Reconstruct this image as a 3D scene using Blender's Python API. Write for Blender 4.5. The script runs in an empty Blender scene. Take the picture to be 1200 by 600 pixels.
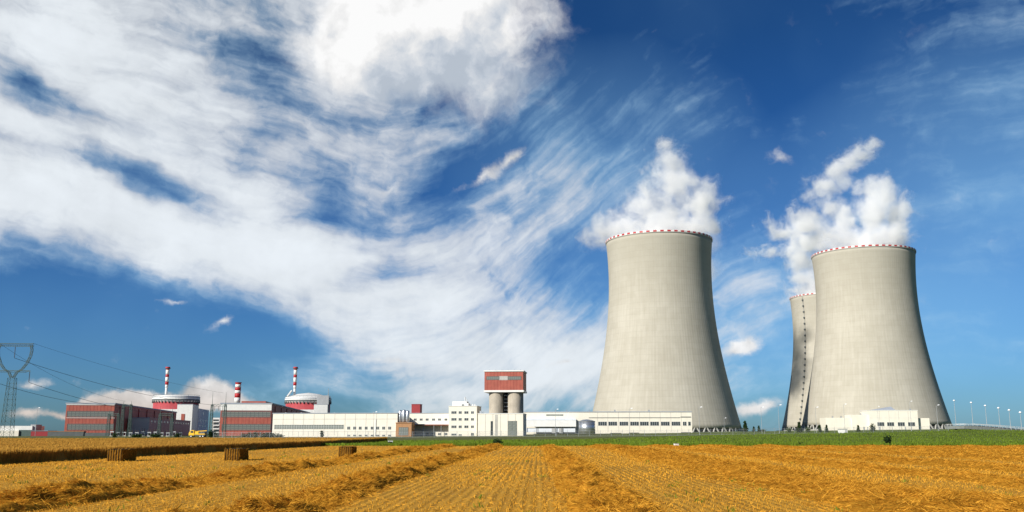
import bpy, bmesh, math, random
import numpy as np
from mathutils import Vector, Matrix, noise as mnoise

R = math.radians
rng = np.random.default_rng(7)
random.seed(7)
sc = bpy.context.scene
C = sc.collection

# ------------------------------------------------------------------ camera
F = 1088.0                                   # focal length in photo pixels (1200 wide)
CH = 2.1                                     # eye height
PITCH = math.atan(208 / F)
cam = bpy.data.cameras.new('camera')
cam.sensor_width = 36.0
cam.lens = 36.0 * F / 1200
cam.clip_start = 0.1
cam.clip_end = 30000
camo = bpy.data.objects.new('camera', cam)
C.objects.link(camo)
camo.location = (0, 0, CH)
camo.rotation_euler = (math.pi / 2 + PITCH, 0, 0)
sc.camera = camo
cp, sp_ = math.cos(PITCH), math.sin(PITCH)


def ray(px, py):
    s = (px - 600) / F
    u = (300 - py) / F
    return Vector((s, cp - u * sp_, sp_ + u * cp))


def at(px, py, Y):
    """point at depth Y (metres ahead) seen at photo pixel px, py"""
    d = ray(px, py)
    return Vector((0, 0, CH)) + d * (Y / d.y)


# ------------------------------------------------------------------ sun + exposure
SUN_HEAD = R(46)      # the sun stands behind the camera, this far round to the left
SUN_EL = R(25)
SUN = Vector((-math.sin(SUN_HEAD) * math.cos(SUN_EL), -math.cos(SUN_HEAD) * math.cos(SUN_EL), math.sin(SUN_EL)))
sl = bpy.data.lights.new('sun', 'SUN')
sl.energy = 5.0
sl.angle = R(0.53)
sl.color = (1.0, 0.945, 0.845)
so = bpy.data.objects.new('sun', sl)
C.objects.link(so)
so.rotation_euler = SUN.to_track_quat('Z', 'Y').to_euler()
sc.view_settings.view_transform = 'Standard'
sc.view_settings.look = 'None'
sc.view_settings.gamma = 1
sc.view_settings.exposure = 0.40
sc.cycles.use_denoising = True
sc.cycles.max_bounces = 24
sc.cycles.volume_bounces = 20
sc.cycles.diffuse_bounces = 3
sc.cycles.transparent_max_bounces = 12
sc.cycles.volume_step_rate = 0.45
sc.cycles.volume_max_steps = 512


# ------------------------------------------------------------------ node helpers
class NT:
    def __init__(self, tree):
        self.t = tree
        self.n = tree.nodes
        self.l = tree.links

    def put(self, sock, v):
        if isinstance(v, bpy.types.NodeSocket):
            self.l.new(v, sock)
        elif v is not None:
            sock.default_value = v

    def math(self, op, a, b=None, c=None, clamp=False):
        n = self.n.new('ShaderNodeMath')
        n.operation = op
        n.use_clamp = clamp
        for i, v in enumerate((a, b, c)):
            self.put(n.inputs[i], v)
        return n.outputs[0]

    def vmath(self, op, a, b=None, scale=None):
        n = self.n.new('ShaderNodeVectorMath')
        n.operation = op
        self.put(n.inputs[0], a)
        if b is not None:
            self.put(n.inputs[1], b)
        if scale is not None:
            self.put(n.inputs['Scale'], scale)
        return n.outputs['Value'] if op in ('LENGTH', 'DOT_PRODUCT') else n.outputs[0]

    def noise(self, vec, scale, detail=4, rough=0.55, dist=0.0, color=False, lac=2.0):
        n = self.n.new('ShaderNodeTexNoise')
        n.inputs['Scale'].default_value = scale
        n.inputs['Detail'].default_value = detail
        n.inputs['Roughness'].default_value = rough
        n.inputs['Lacunarity'].default_value = lac
        n.inputs['Distortion'].default_value = dist
        if vec is not None:
            self.l.new(vec, n.inputs['Vector'])
        return n.outputs['Color' if color else 'Fac']

    def mapping(self, vec, loc=(0, 0, 0), rot=(0, 0, 0), scale=(1, 1, 1), typ='POINT'):
        n = self.n.new('ShaderNodeMapping')
        n.vector_type = typ
        self.l.new(vec, n.inputs['Vector'])
        n.inputs['Location'].default_value = loc
        n.inputs['Rotation'].default_value = rot
        n.inputs['Scale'].default_value = scale
        return n.outputs[0]

    def ramp(self, fac, lo, hi, a=0.0, b=1.0, smooth=True):
        n = self.n.new('ShaderNodeMapRange')
        n.interpolation_type = 'SMOOTHSTEP' if smooth else 'LINEAR'
        self.put(n.inputs['Value'], fac)
        n.inputs['From Min'].default_value = lo
        n.inputs['From Max'].default_value = hi
        n.inputs['To Min'].default_value = a
        n.inputs['To Max'].default_value = b
        return n.outputs[0]

    def mix(self, fac, a, b, blend='MIX'):
        n = self.n.new('ShaderNodeMix')
        n.data_type = 'RGBA'
        n.blend_type = blend
        self.put(n.inputs['Factor'], fac)
        ab = [s for s in n.inputs if s.type == 'RGBA']
        for s, v in zip(ab, (a, b)):
            if isinstance(v, tuple) and len(v) == 3:
                v = (*v, 1)
            self.put(s, v)
        return [s for s in n.outputs if s.type == 'RGBA'][0]

    def combine(self, x, y, z=0.0):
        n = self.n.new('ShaderNodeCombineXYZ')
        for i, v in enumerate((x, y, z)):
            self.put(n.inputs[i], v)
        return n.outputs[0]

    def sep(self, v):
        n = self.n.new('ShaderNodeSeparateXYZ')
        self.l.new(v, n.inputs[0])
        return n.outputs

    def blob(self, vec, loc, scale, rot=0.0, kind='QUADRATIC_SPHERE'):
        m = self.mapping(vec, loc, (0, 0, rot), scale, 'TEXTURE')
        g = self.n.new('ShaderNodeTexGradient')
        g.gradient_type = kind
        self.l.new(m, g.inputs[0])
        return g.outputs['Fac']

    def total(self, xs):
        r = xs[0]
        for x in xs[1:]:
            r = self.math('ADD', r, x)
        return r

    def maxi(self, xs):
        r = xs[0]
        for x in xs[1:]:
            r = self.math('MAXIMUM', r, x)
        return r


# ------------------------------------------------------------------ sky
w = bpy.data.worlds.new('World')
sc.world = w
w.use_nodes = True
w.cycles.sampling_method = 'MANUAL'
w.cycles.sample_map_resolution = 512
w.node_tree.nodes.clear()
T = NT(w.node_tree)
sky = T.n.new('ShaderNodeTexSky')
sky.sky_type = 'NISHITA'
sky.sun_disc = False
sky.sun_elevation = SUN_EL
sky.sun_rotation = math.atan2(SUN.x, SUN.y)
sky.altitude = 400
sky.air_density = 1.0
sky.dust_density = 0.6
sky.ozone_density = 3.0


def azel(px, py):
    d = ray(px, py).normalized()
    return math.atan2(d.x, d.y), math.asin(d.z)


def build_sky():
    tc = T.n.new('ShaderNodeTexCoord')
    d = tc.outputs['Generated']
    xyz = T.sep(d)
    az = T.math('ARCTAN2', xyz[0], xyz[1])
    el = T.math('ARCSINE', xyz[2])
    P = T.combine(az, el)
    # wandering of all cloud edges
    wv = T.vmath('SUBTRACT', T.noise(P, 5.0, 5, 0.6, color=True), (0.5, 0.5, 0.5))
    Pw = T.vmath('ADD', P, T.vmath('MULTIPLY', wv, (0.09, 0.06, 0)))
    wf = T.vmath('SUBTRACT', T.noise(P, 22.0, 6, 0.65, color=True), (0.5, 0.5, 0.5))
    Pf = T.vmath('ADD', P, T.vmath('MULTIPLY', wf, (0.028, 0.022, 0)))

    def b(vec, px, py, rx, ry, rot=0, kind='QUADRATIC_SPHERE'):
        a, e = azel(px, py)
        return T.blob(vec, (a, e, 0), (rx / F, ry / F, 1), R(rot), kind)

    def wsum(lst, vec, kind='QUADRATIC_SPHERE'):
        return T.total([T.math('MULTIPLY', b(vec, *q[:5], kind), q[5]) for q in lst])

    # sheet of high cloud: (px, py, rx, ry, rotation, weight); negative weights are blue gaps
    sheet = wsum([
        (120, 90, 430, 240, 0, 0.92), (430, 190, 330, 190, 8, 0.60), (150, 262, 440, 92, -10, 0.66),
        (390, 318, 300, 92, -12, 0.72), (575, 290, 230, 92, 27, 0.70), (670, 215, 150, 110, 42, 0.30),
        (-220, 120, 420, 260, 0, 0.9), (300, -160, 520, 240, 0, 0.8), (560, 395, 260, 90, 6, 0.62),
        (680, 425, 260, 100, 12, 0.70), (880, 340, 230, 66, -6, 0.50), (1190, 235, 280, 150, 0, 0.36),
        (1180, 40, 170, 90, 40, 0.26), (740, 130, 200, 150, 20, 0.26), (940, 142, 220, 15, -3, 0.14),
        (390, 414, 380, 42, 2, 0.26), (120, 420, 320, 50, 2, 0.02), (850, 440, 260, 90, 0, 0.50),
        (1100, 430, 300, 90, 0, 0.04), (560, 455, 360, 60, 0, 0.60),
        (48, 104, 95, 40, -30, -0.95), (205, 230, 130, 26, -20, -0.80), (150, 208, 110, 22, -8, -0.40),
        (300, 165, 60, 30, 20, -0.30), (370, 262, 110, 28, -5, -0.55), (455, 326, 80, 22, 8, -0.60),
        (400, 215, 110, 40, 15, -0.15), (530, 210, 80, 42, 45, -0.36), (612, 165, 60, 50, 30, -0.25),
        (310, 75, 60, 60, 30, -0.30), (20, 168, 150, 24, -6, -0.45), (610, 260, 80, 18, 42, -0.40),
        (80, 372, 320, 80, -10, -0.6), (330, 398, 150, 26, -8, -0.3), (720, 50, 120, 160, 0, -0.3), (500, 445, 90, 18, 0, -0.45), (420, 470, 120, 22, 0, -0.3), (610, 462, 90, 12, 4, -0.25),
    ], Pw, 'SPHERICAL')
    # the same broken sheet goes on round the rest of the sky
    sheet = T.math('ADD', sheet, T.total([
        T.math('MULTIPLY', T.blob(Pw, (a, e, 0), (r1, r2, 1), 0), k) for a, e, r1, r2, k in
        ((-1.2, .35, .7, .35, .9), (1.2, .3, .6, .3, .5), (2.1, .5, .7, .4, .8), (-2.2, .4, .8, .4, .9),
         (2.9, .3, .6, .3, .7), (-.4, 1.0, 1.2, .45, .8), (1.4, 1.0, 1.0, .4, .6), (-2.4, 1.1, 1.0, .4, .8))]))
    # streaks that follow the swept lower edge of the sheet
    az0, el0 = azel(450, 350)
    da = T.math('SUBTRACT', az, az0)
    right = T.math('MAXIMUM', da, 0.0)
    left = T.math('MINIMUM', da, 0.0)
    curve = T.math('ADD', T.ramp(right, 0.0, 0.44, 0.0, 0.24),
                   T.math('MULTIPLY', left, -0.17))
    tt = T.math('SUBTRACT', el, curve)
    S = T.combine(az, T.math('MULTIPLY', tt, 3.0))
    Sw = T.vmath('ADD', S, T.vmath('MULTIPLY', wv, (0.26, 0.17, 0)))
    streak = T.noise(Sw, 7.5, 9, 0.56)
    puff = T.noise(Pw, 9.0, 10, 0.64)
    fine = T.noise(T.vmath('ADD', Sw, T.vmath('MULTIPLY', wf, (0.06, 0.04, 0))), 30.0, 7, 0.66)
    wide = T.noise(Pw, 4.0, 5, 0.55)
    tex = T.math('ADD', T.math('MULTIPLY', streak, 0.38), T.math('ADD', T.math('MULTIPLY', puff, 0.34), T.math('MULTIPLY', fine, 0.10)))
    tex = T.math('ADD', tex, T.math('MULTIPLY', wide, 0.18))
    tex = T.math('SUBTRACT', tex, 0.5)
    cov = T.math('ADD', sheet, T.math('MULTIPLY', tex, 3.5))
    veil = T.math('MULTIPLY', T.ramp(T.noise(Pw, 2.2, 4, 0.5), 0.48, 0.75), 0.10)
    veil = T.math('ADD', veil, wsum([(1190, 240, 330, 190, 0, 0.34), (880, 370, 300, 120, 0, 0.25), (700, 200, 220, 160, 0, 0.22), (1080, 420, 300, 110, 0, 0.2)], Pw, 'SPHERICAL'))
    m_sheet = T.math('MULTIPLY', T.ramp(cov, 0.05, 1.25), 0.93)

    # heaped clouds with firmer edges
    big_l = [(455, 30, 150, 95, 6, 1.1), (530, 60, 180, 115, -10, 0.75), (410, 72, 110, 62, 0, 0.85), (510, -20, 200, 90, 0, 0.9),
             (585, 40, 105, 75, 0, 0.5), (560, 118, 150, 60, 0, 0.40)]
    heap_l = [
        (600, 187, 60, 18, 33, 0.85), (565, 207, 70, 17, 36, 0.7), (455, 222, 60, 16, 30, 0.65),
        (142, 470, 54, 22, 0, 2.1), (108, 477, 38, 14, 0, 1.6), (170, 470, 38, 17, 0, 1.7),
        (242, 463, 52, 29, 0, 2.1), (272, 472, 48, 20, 0, 1.6), (203, 474, 46, 18, 0, 1.7),
        (868, 406, 56, 24, 12, 1.4), (888, 478, 58, 18, 14, 1.3), (915, 184, 46, 30, 0, 0.62), (660, 424, 46, 11, 6, 0.7),
        (262, 376, 30, 11, 30, 0.7), (205, 353, 50, 8, -8, 0.5), (40, 452, 54, 13, 6, 0.8), (30, 487, 52, 12, 5, 0.9),
        (72, 486, 26, 9, 0, 0.9), (440, 420, 90, 13, -4, 0.5), (478, 426, 60, 10, -4, 0.5),
    ]
    heap = wsum(heap_l, Pf)
    pn = T.noise(Pf, 34.0, 8, 0.60)
    heapc = T.math('ADD', heap, T.math('MULTIPLY', T.math('SUBTRACT', pn, 0.5), 1.3))
    m_heap = T.math('MULTIPLY', T.ramp(heapc, 0.18, 0.95), 0.96)
    Pb = T.vmath('ADD', P, T.vmath('ADD', T.vmath('MULTIPLY', wv, (0.07, 0.06, 0)), T.vmath('MULTIPLY', wf, (0.03, 0.03, 0))))
    big = wsum(big_l, Pb, 'SPHERICAL')
    bn = T.noise(Pb, 13.0, 9, 0.58)
    bigc = T.math('ADD', big, T.math('MULTIPLY', T.math('SUBTRACT', bn, 0.5), 1.7))
    m_big = T.ramp(bigc, 0.22, 1.05)

    # light and shade inside the clouds: compare the billows here with those a little nearer the sun
    sun_off = T.vmath('ADD', Pf, (-0.012, 0.016, 0))
    rel = T.math('SUBTRACT', T.noise(Pf, 20.0, 6, 0.55), T.noise(sun_off, 20.0, 6, 0.55))
    sun_of2 = T.vmath('ADD', Pb, (-0.030, 0.034, 0))
    rel2 = T.math('SUBTRACT', T.noise(Pb, 9.0, 7, 0.55), T.noise(sun_of2, 9.0, 7, 0.55))
    lump = T.math('SUBTRACT', big, wsum(big_l, T.vmath('ADD', Pb, (-0.035, 0.05, 0)), 'SPHERICAL'))
    lit = T.math('ADD', 0.84, T.math('MULTIPLY', rel, 1.1))
    lit = T.math('MINIMUM', T.math('MAXIMUM', lit, 0.55), 1.0)
    lb = T.math('ADD', T.math('ADD', 0.82, T.math('MULTIPLY', rel2, 1.4)), T.math('MULTIPLY', lump, 0.15))
    lb = T.math('ADD', lb, T.math('MULTIPLY', rel, 0.6))
    lb = T.math('MINIMUM', T.math('MAXIMUM', lb, 0.60), 1.02)
    # low clouds near the horizon are seen through warm dusty air
    low = T.math('MULTIPLY', T.ramp(el, 0.01, 0.07, 1.0, 0.0), T.ramp(az, -0.25, 0.1, 1.0, 0.25))
    c_heap = T.mix(low, (1.0, 1.0, 1.0), (0.78, 0.68, 0.61))
    c_heap = T.mix(1.0, c_heap, T.combine(lit, lit, lit), 'MULTIPLY')
    c_big = T.mix(T.ramp(lb, 0.55, 0.95), (0.82, 0.93, 1.08), (1.0, 1.0, 1.0))
    c_big = T.mix(1.0, c_big, T.combine(lb, lb, lb), 'MULTIPLY')
    thick = T.ramp(cov, 0.6, 1.8, 0.0, 1.0)
    sv = T.math('ADD', T.math('ADD', 0.86, T.math('MULTIPLY', thick, 0.12)), T.math('MULTIPLY', rel2, 0.22))
    sv = T.math('ADD', sv, T.math('MULTIPLY', rel, 0.14))
    ice = T.mix(T.ramp(m_sheet, 0.12, 0.72), (0.50, 0.80, 1.05), (0.93, 0.985, 1.03))
    c_sheet = T.mix(1.0, ice, T.combine(sv, sv, sv), 'MULTIPLY')

    # polarised, deep summer blue
    base = T.n.new('ShaderNodeHueSaturation')
    T.l.new(sky.outputs[0], base.inputs['Color'])
    base.inputs['Saturation'].default_value = 1.2
    base.inputs['Value'].default_value = 1.0
    tint = T.mix(T.ramp(el, 0.0, 0.42, smooth=False), (0.21, 0.40, 0.68), (0.15, 0.285, 0.43))
    col = T.mix(1.0, base.outputs[0], tint, 'MULTIPLY')
    GAIN = 7.2                                            # cloud radiance before the 0.1 strength
    def gain(c):
        return T.mix(1.0, c, (GAIN, GAIN, GAIN), 'MULTIPLY')
    col = T.mix(veil, col, gain((0.36, 0.72, 1.02)))
    col = T.mix(m_sheet, col, gain(c_sheet))
    col = T.mix(m_big, col, gain(c_big))
    col = T.mix(m_heap, col, gain(c_heap))
    bg = T.n.new('ShaderNodeBackground')
    T.l.new(col, bg.inputs['Color'])
    bg.inputs['Strength'].default_value = 0.1
    out = T.n.new('ShaderNodeOutputWorld')
    T.l.new(bg.outputs[0], out.inputs['Surface'])


build_sky()

# ------------------------------------------------------------------ materials
MATS = {}


def mat(name, col, rough=0.8, var=0.12, scale=0.5, bump=0.0, bscale=None, metal=0.0, spec=0.3, streak=0.0):
    if name in MATS:
        return MATS[name]
    m = bpy.data.materials.new(name)
    m.use_nodes = True
    n = NT(m.node_tree)
    p = n.n['Principled BSDF']
    tc = n.n.new('ShaderNodeTexCoord').outputs['Object']
    a = n.noise(tc, scale, 6, 0.65)
    f = n.ramp(a, 0.3, 0.7)
    lo = tuple(c * (1 - var) for c in col)
    hi = tuple(min(1, c * (1 + var * 0.7)) for c in col)
    c = n.mix(f, lo, hi)
    if streak:                                            # rain streaks: stretched noise
        s = n.noise(n.mapping(tc, scale=(1.3, 1.3, 0.06)), 1.0, 5, 0.6)
        c = n.mix(n.ramp(s, 0.45, 0.75, 0, streak), c, tuple(x * 0.55 for x in col))
    n.l.new(c, p.inputs['Base Color'])
    p.inputs['Roughness'].default_value = rough
    p.inputs['Metallic'].default_value = metal
    p.inputs['Specular IOR Level'].default_value = spec
    if bump:
        bn = n.n.new('ShaderNodeBump')
        bn.inputs['Strength'].default_value = bump
        bn.inputs['Distance'].default_value = 0.1
        n.l.new(n.noise(tc, bscale or scale * 4, 6, 0.6), bn.inputs['Height'])
        n.l.new(bn.outputs[0], p.inputs['Normal'])
    MATS[name] = m
    return m


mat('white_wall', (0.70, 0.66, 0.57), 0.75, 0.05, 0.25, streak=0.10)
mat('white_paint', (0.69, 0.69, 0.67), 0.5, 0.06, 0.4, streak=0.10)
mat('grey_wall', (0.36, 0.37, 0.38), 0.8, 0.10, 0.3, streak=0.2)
mat('pale_blue_wall', (0.62, 0.66, 0.72), 0.7, 0.08, 0.3, streak=0.15)
mat('red_panel', (0.34, 0.092, 0.065), 0.6, 0.16, 0.3, streak=0.35)
mat('dark_red', (0.27, 0.03, 0.035), 0.6, 0.1, 0.4)
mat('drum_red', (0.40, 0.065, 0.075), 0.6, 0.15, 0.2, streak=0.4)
mat('brown_wall', (0.36, 0.19, 0.09), 0.7, 0.12, 0.6)
mat('signal_red', (0.40, 0.025, 0.03), 0.5, 0.08, 0.3)
mat('roof_grey', (0.30, 0.33, 0.38), 0.7, 0.1, 0.2)
mat('glass', (0.045, 0.055, 0.06), 0.18, 0.4, 0.35, spec=0.6)
mat('band_glass', (0.20, 0.22, 0.20), 0.35, 0.45, 0.22, spec=0.5)
mat('frame_dark', (0.10, 0.11, 0.11), 0.5)
mat('frame_light', (0.55, 0.56, 0.55), 0.5)
mat('dark', (0.03, 0.03, 0.032), 0.9)
mat('steel', (0.55, 0.57, 0.60), 0.38, 0.1, 0.6, metal=0.85)
mat('galv', (0.34, 0.36, 0.37), 0.5, 0.12, 1.0, metal=0.4)
mat('green_steel', (0.075, 0.115, 0.105), 0.6, 0.15, 0.6)
mat('silo_concrete', (0.36, 0.32, 0.26), 0.9, 0.14, 0.3, 0.3, 2.0, streak=0.3)
mat('concrete_grey', (0.40, 0.39, 0.36), 0.9, 0.14, 0.3, 0.2, 2.0, streak=0.2)
mat('asphalt', (0.06, 0.06, 0.06), 0.9)
mat('deck_concrete', (0.17, 0.185, 0.18), 0.9, 0.2, 0.4, streak=0.4)
mat('yellow_paint', (0.72, 0.42, 0.02), 0.4, 0.06, 1.0)
mat('rubber', (0.02, 0.02, 0.02), 0.8)
mat('bark', (0.09, 0.06, 0.04), 0.9, 0.2, 3.0)
mat('wire', (0.05, 0.055, 0.06), 0.6)
mat('insulator', (0.10, 0.07, 0.05), 0.4)
mat('twine', (0.055, 0.035, 0.012), 0.9)
mat('lamp_head', (0.85, 0.86, 0.88), 0.3)


def leaf_mat(name, col, var=0.45, scale=0.9, trans=0.25):
    m = bpy.data.materials.new(name)
    m.use_nodes = True
    n = NT(m.node_tree)
    n.n.clear()
    tc = n.n.new('ShaderNodeNewGeometry').outputs['Position']
    a = n.ramp(n.noise(tc, scale, 5, 0.7), 0.3, 0.7)
    b = n.ramp(n.noise(tc, scale * 9, 3, 0.7), 0.3, 0.7)
    f = n.math('ADD', n.math('MULTIPLY', a, 0.5), n.math('MULTIPLY', b, 0.5))
    c = n.mix(f, tuple(x * (1 - var) for x in col), tuple(min(1, x * (1 + var)) for x in col))
    di = n.n.new('ShaderNodeBsdfDiffuse')
    tr = n.n.new('ShaderNodeBsdfTranslucent')
    mx = n.n.new('ShaderNodeMixShader')
    mx.inputs[0].default_value = trans
    n.l.new(c, di.inputs[0])
    n.l.new(c, tr.inputs[0])
    n.l.new(di.outputs[0], mx.inputs[1])
    n.l.new(tr.outputs[0], mx.inputs[2])
    o = n.n.new('ShaderNodeOutputMaterial')
    n.l.new(mx.outputs[0], o.inputs[0])
    MATS[name] = m
    return m


leaf_mat('needles', (0.030, 0.055, 0.020))
leaf_mat('leaves', (0.055, 0.085, 0.020))
leaf_mat('grass_blades', (0.135, 0.195, 0.022), 0.4, 0.12)
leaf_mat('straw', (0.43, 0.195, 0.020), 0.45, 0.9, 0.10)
leaf_mat('bale_straw', (0.20, 0.092, 0.012), 0.35, 3.0, 0.0)
leaf_mat('straw_bright', (0.68, 0.345, 0.042), 0.25, 1.0, 0.15)
leaf_mat('stubble', (0.62, 0.315, 0.036), 0.22, 0.5, 0.2)
leaf_mat('wheat', (0.56, 0.31, 0.06), 0.28, 0.5, 0.48)


def ground_mats():
    # stubble field soil
    m = bpy.data.materials.new('field_soil')
    m.use_nodes = True
    n = NT(m.node_tree)
    p = n.n['Principled BSDF']
    pos = n.n.new('ShaderNodeNewGeometry').outputs['Position']
    rows = n.mapping(pos, rot=(0, 0, R(1.6)))
    a = n.noise(n.mapping(rows, scale=(1.2, 0.05, 1)), 1.0, 5, 0.6)
    b = n.noise(pos, 7.0, 4, 0.7)
    g = n.noise(pos, 0.12, 4, 0.6)
    wv = n.math('SINE', n.math('MULTIPLY', n.sep(rows)[0], 2 * math.pi / 0.33))
    f = n.math('ADD', n.math('MULTIPLY', a, 0.5), n.math('MULTIPLY', b, 0.5))
    f = n.math('ADD', f, n.math('MULTIPLY', wv, 0.05))
    c = n.mix(n.ramp(f, 0.28, 0.68), (0.35, 0.17, 0.017), (0.62, 0.32, 0.036))
    c = n.mix(n.ramp(g, 0.4, 0.7, 0, 0.35), c, (0.48, 0.23, 0.025))
    n.l.new(c, p.inputs['Base Color'])
    p.inputs['Roughness'].default_value = 0.95
    p.inputs['Specular IOR Level'].default_value = 0.1
    bn = n.n.new('ShaderNodeBump')
    bn.inputs['Strength'].default_value = 0.7
    bn.inputs['Distance'].default_value = 0.12
    n.l.new(n.math('ADD', b, n.math('MULTIPLY', wv, 0.15)), bn.inputs['Height'])
    n.l.new(bn.outputs[0], p.inputs['Normal'])
    MATS['field_soil'] = m
    # meadow and plant ground
    m = bpy.data.materials.new('meadow')
    m.use_nodes = True
    n = NT(m.node_tree)
    p = n.n['Principled BSDF']
    pos = n.n.new('ShaderNodeNewGeometry').outputs['Position']
    a = n.noise(pos, 0.06, 5, 0.65)
    b = n.noise(n.mapping(pos, scale=(1, 0.25, 1)), 0.7, 5, 0.7)
    f = n.math('ADD', n.math('MULTIPLY', a, 0.55), n.math('MULTIPLY', b, 0.45))
    c = n.mix(n.ramp(f, 0.32, 0.68), (0.062, 0.10, 0.012), (0.155, 0.20, 0.028))
    dry = n.math('MULTIPLY', n.ramp(n.sep(pos)[1], 215, 262, 0.0, 0.85), n.ramp(n.noise(n.mapping(pos, scale=(.25, 1, 1)), 0.15, 5, .7), .3, .6, .45, 1.0))
    uu = n.math('DIVIDE', n.sep(pos)[0], n.sep(pos)[1])
    dry = n.math('MULTIPLY', dry, n.ramp(uu, 0.05, 0.28, 0.9, 0.12))
    c = n.mix(dry, c, (0.115, 0.105, 0.05))
    n.l.new(c, p.inputs['Base Color'])
    p.inputs['Roughness'].default_value = 0.95
    p.inputs['Specular IOR Level'].default_value = 0.1
    bn = n.n.new('ShaderNodeBump')
    bn.inputs['Strength'].default_value = 0.6
    bn.inputs['Distance'].default_value = 0.3
    n.l.new(b, bn.inputs['Height'])
    n.l.new(bn.outputs[0], p.inputs['Normal'])
    MATS['meadow'] = m


ground_mats()


def tower_concrete():
    m = bpy.data.materials.new('tower_concrete')
    m.use_nodes = True
    n = NT(m.node_tree)
    p = n.n['Principled BSDF']
    tc = n.n.new('ShaderNodeTexCoord').outputs['Object']
    info = n.n.new('ShaderNodeObjectInfo')
    x, y, z = n.sep(tc)
    ang = n.math('ARCTAN2', y, x)
    cyl = n.combine(n.math('COSINE', ang), n.math('SINE', ang), n.math('MULTIPLY', z, 0.0016))
    streak = n.noise(n.vmath('ADD', cyl, n.combine(info.outputs['Random'], 0, 0)), 26.0, 6, 0.65)
    broad = n.noise(tc, 0.022, 5, 0.6)
    blot = n.noise(n.mapping(tc, scale=(1, 1, 2.0)), 0.09, 5, 0.65)
    # each concrete pour is a slightly different tone; the pours meet in thin level joints
    lift = n.noise(n.combine(n.math('MULTIPLY', n.math('FLOOR', n.math('DIVIDE', z, 4.5)), 7.31),
                             n.math('MULTIPLY', n.math('FLOOR', n.math('MULTIPLY', ang, 5.0)), 3.7), 0.0), 1.0, 2)
    frac = n.math('FRACT', n.math('DIVIDE', z, 4.5))
    joint = n.math('LESS_THAN', frac, 0.06)
    f = n.math('ADD', n.math('MULTIPLY', streak, 0.30),
               n.math('ADD', n.math('MULTIPLY', broad, 0.34), n.math('ADD', n.math('MULTIPLY', blot, 0.16), n.math('MULTIPLY', lift, 0.14))))
    c = n.mix(n.ramp(f, 0.34, 0.66), (0.35, 0.326, 0.27), (0.455, 0.43, 0.37))
    top = n.ramp(z, 95, 152, 0.0, 0.34)                       # damp, algae-grey upper shell with drips
    drip = n.math('MULTIPLY', top, n.ramp(streak, 0.30, 0.62, 0.55, 1.0))
    c = n.mix(drip, c, (0.29, 0.275, 0.225))
    c = n.mix(n.math('MULTIPLY', joint, 0.22), c, (0.25, 0.23, 0.19))
    n.l.new(c, p.inputs['Base Color'])
    p.inputs['Roughness'].default_value = 0.92
    p.inputs['Specular IOR Level'].default_value = 0.15
    bn = n.n.new('ShaderNodeBump')
    bn.inputs['Strength'].default_value = 0.35
    bn.inputs['Distance'].default_value = 0.25
    n.l.new(blot, bn.inputs['Height'])
    n.l.new(bn.outputs[0], p.inputs['Normal'])
    MATS['tower_concrete'] = m


tower_concrete()


# ------------------------------------------------------------------ mesh helpers
class MB:
    def __init__(self):
        self.v, self.f, self.mi = [], [], []

    def add(self, vs, fs, mi=0):
        o = len(self.v)
        self.v += [tuple(q) for q in vs]
        self.f += [tuple(i + o for i in g) for g in fs]
        self.mi += [mi] * len(fs)
        return self

    def box(self, x0, x1, y0, y1, z0, z1, mi=0):
        vs = [(x, y, z) for z in (z0, z1) for y in (y0, y1) for x in (x0, x1)]
        return self.add(vs, [(0, 2, 3, 1), (4, 5, 7, 6), (0, 1, 5, 4), (2, 6, 7, 3), (0, 4, 6, 2), (1, 3, 7, 5)], mi)

    def cyl(self, cx, cy, z0, z1, r0, r1=None, n=20, mi=0, caps=True):
        r1 = r0 if r1 is None else r1
        return self.lathe([(r0, z0), (r1, z1)], n, cx, cy, mi, caps)

    def lathe(self, prof, n=24, cx=0, cy=0, mi=0, caps=True):
        vs = [(cx + r * math.cos(2 * math.pi * k / n), cy + r * math.sin(2 * math.pi * k / n), z)
              for r, z in prof for k in range(n)]
        fs = [(i * n + k, i * n + (k + 1) % n, (i + 1) * n + (k + 1) % n, (i + 1) * n + k)
              for i in range(len(prof) - 1) for k in range(n)]
        if caps:
            fs.append(tuple(range(n - 1, -1, -1)))
            fs.append(tuple((len(prof) - 1) * n + k for k in range(n)))
        return self.add(vs, fs, mi)

    def bar(self, a, b, r, n=4, mi=0, r1=None):
        a, b = Vector(a), Vector(b)
        r1 = r if r1 is None else r1
        d = (b - a).normalized()
        u = d.orthogonal().normalized()
        if abs(d.z) < 0.999:
            u = d.cross(Vector((0, 0, 1))).normalized()
        q = d.cross(u)
        vs = []
        for p, rr in ((a, r), (b, r1)):
            for k in range(n):
                t = 2 * math.pi * (k + 0.5) / n
                vs.append(p + u * rr * math.cos(t) + q * rr * math.sin(t))
        fs = [(k, (k + 1) % n, n + (k + 1) % n, n + k) for k in range(n)]
        fs += [tuple(range(n - 1, -1, -1)), tuple(range(n, 2 * n))]
        return self.add(vs, fs, mi)

    def mesh(self, name, mats, smooth=False):
        me = bpy.data.meshes.new(name)
        me.from_pydata(self.v, [], self.f)
        for m in (mats if isinstance(mats, (list, tuple)) else [mats]):
            me.materials.append(MATS[m])
        if any(self.mi):
            me.polygons.foreach_set('material_index', self.mi)
        if smooth:
            me.polygons.foreach_set('use_smooth', [True] * len(me.polygons))
        me.update()
        return me

    def build(self, name, mats, parent=None, smooth=False, loc=(0, 0, 0)):
        return link(name, self.mesh(name, mats, smooth), parent, loc)


def link(name, me, parent=None, loc=(0, 0, 0), rot=(0, 0, 0), scale=(1, 1, 1)):
    o = bpy.data.objects.new(name, me)
    C.objects.link(o)
    o.parent = parent
    o.location, o.rotation_euler, o.scale = loc, rot, scale
    return o


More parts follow.
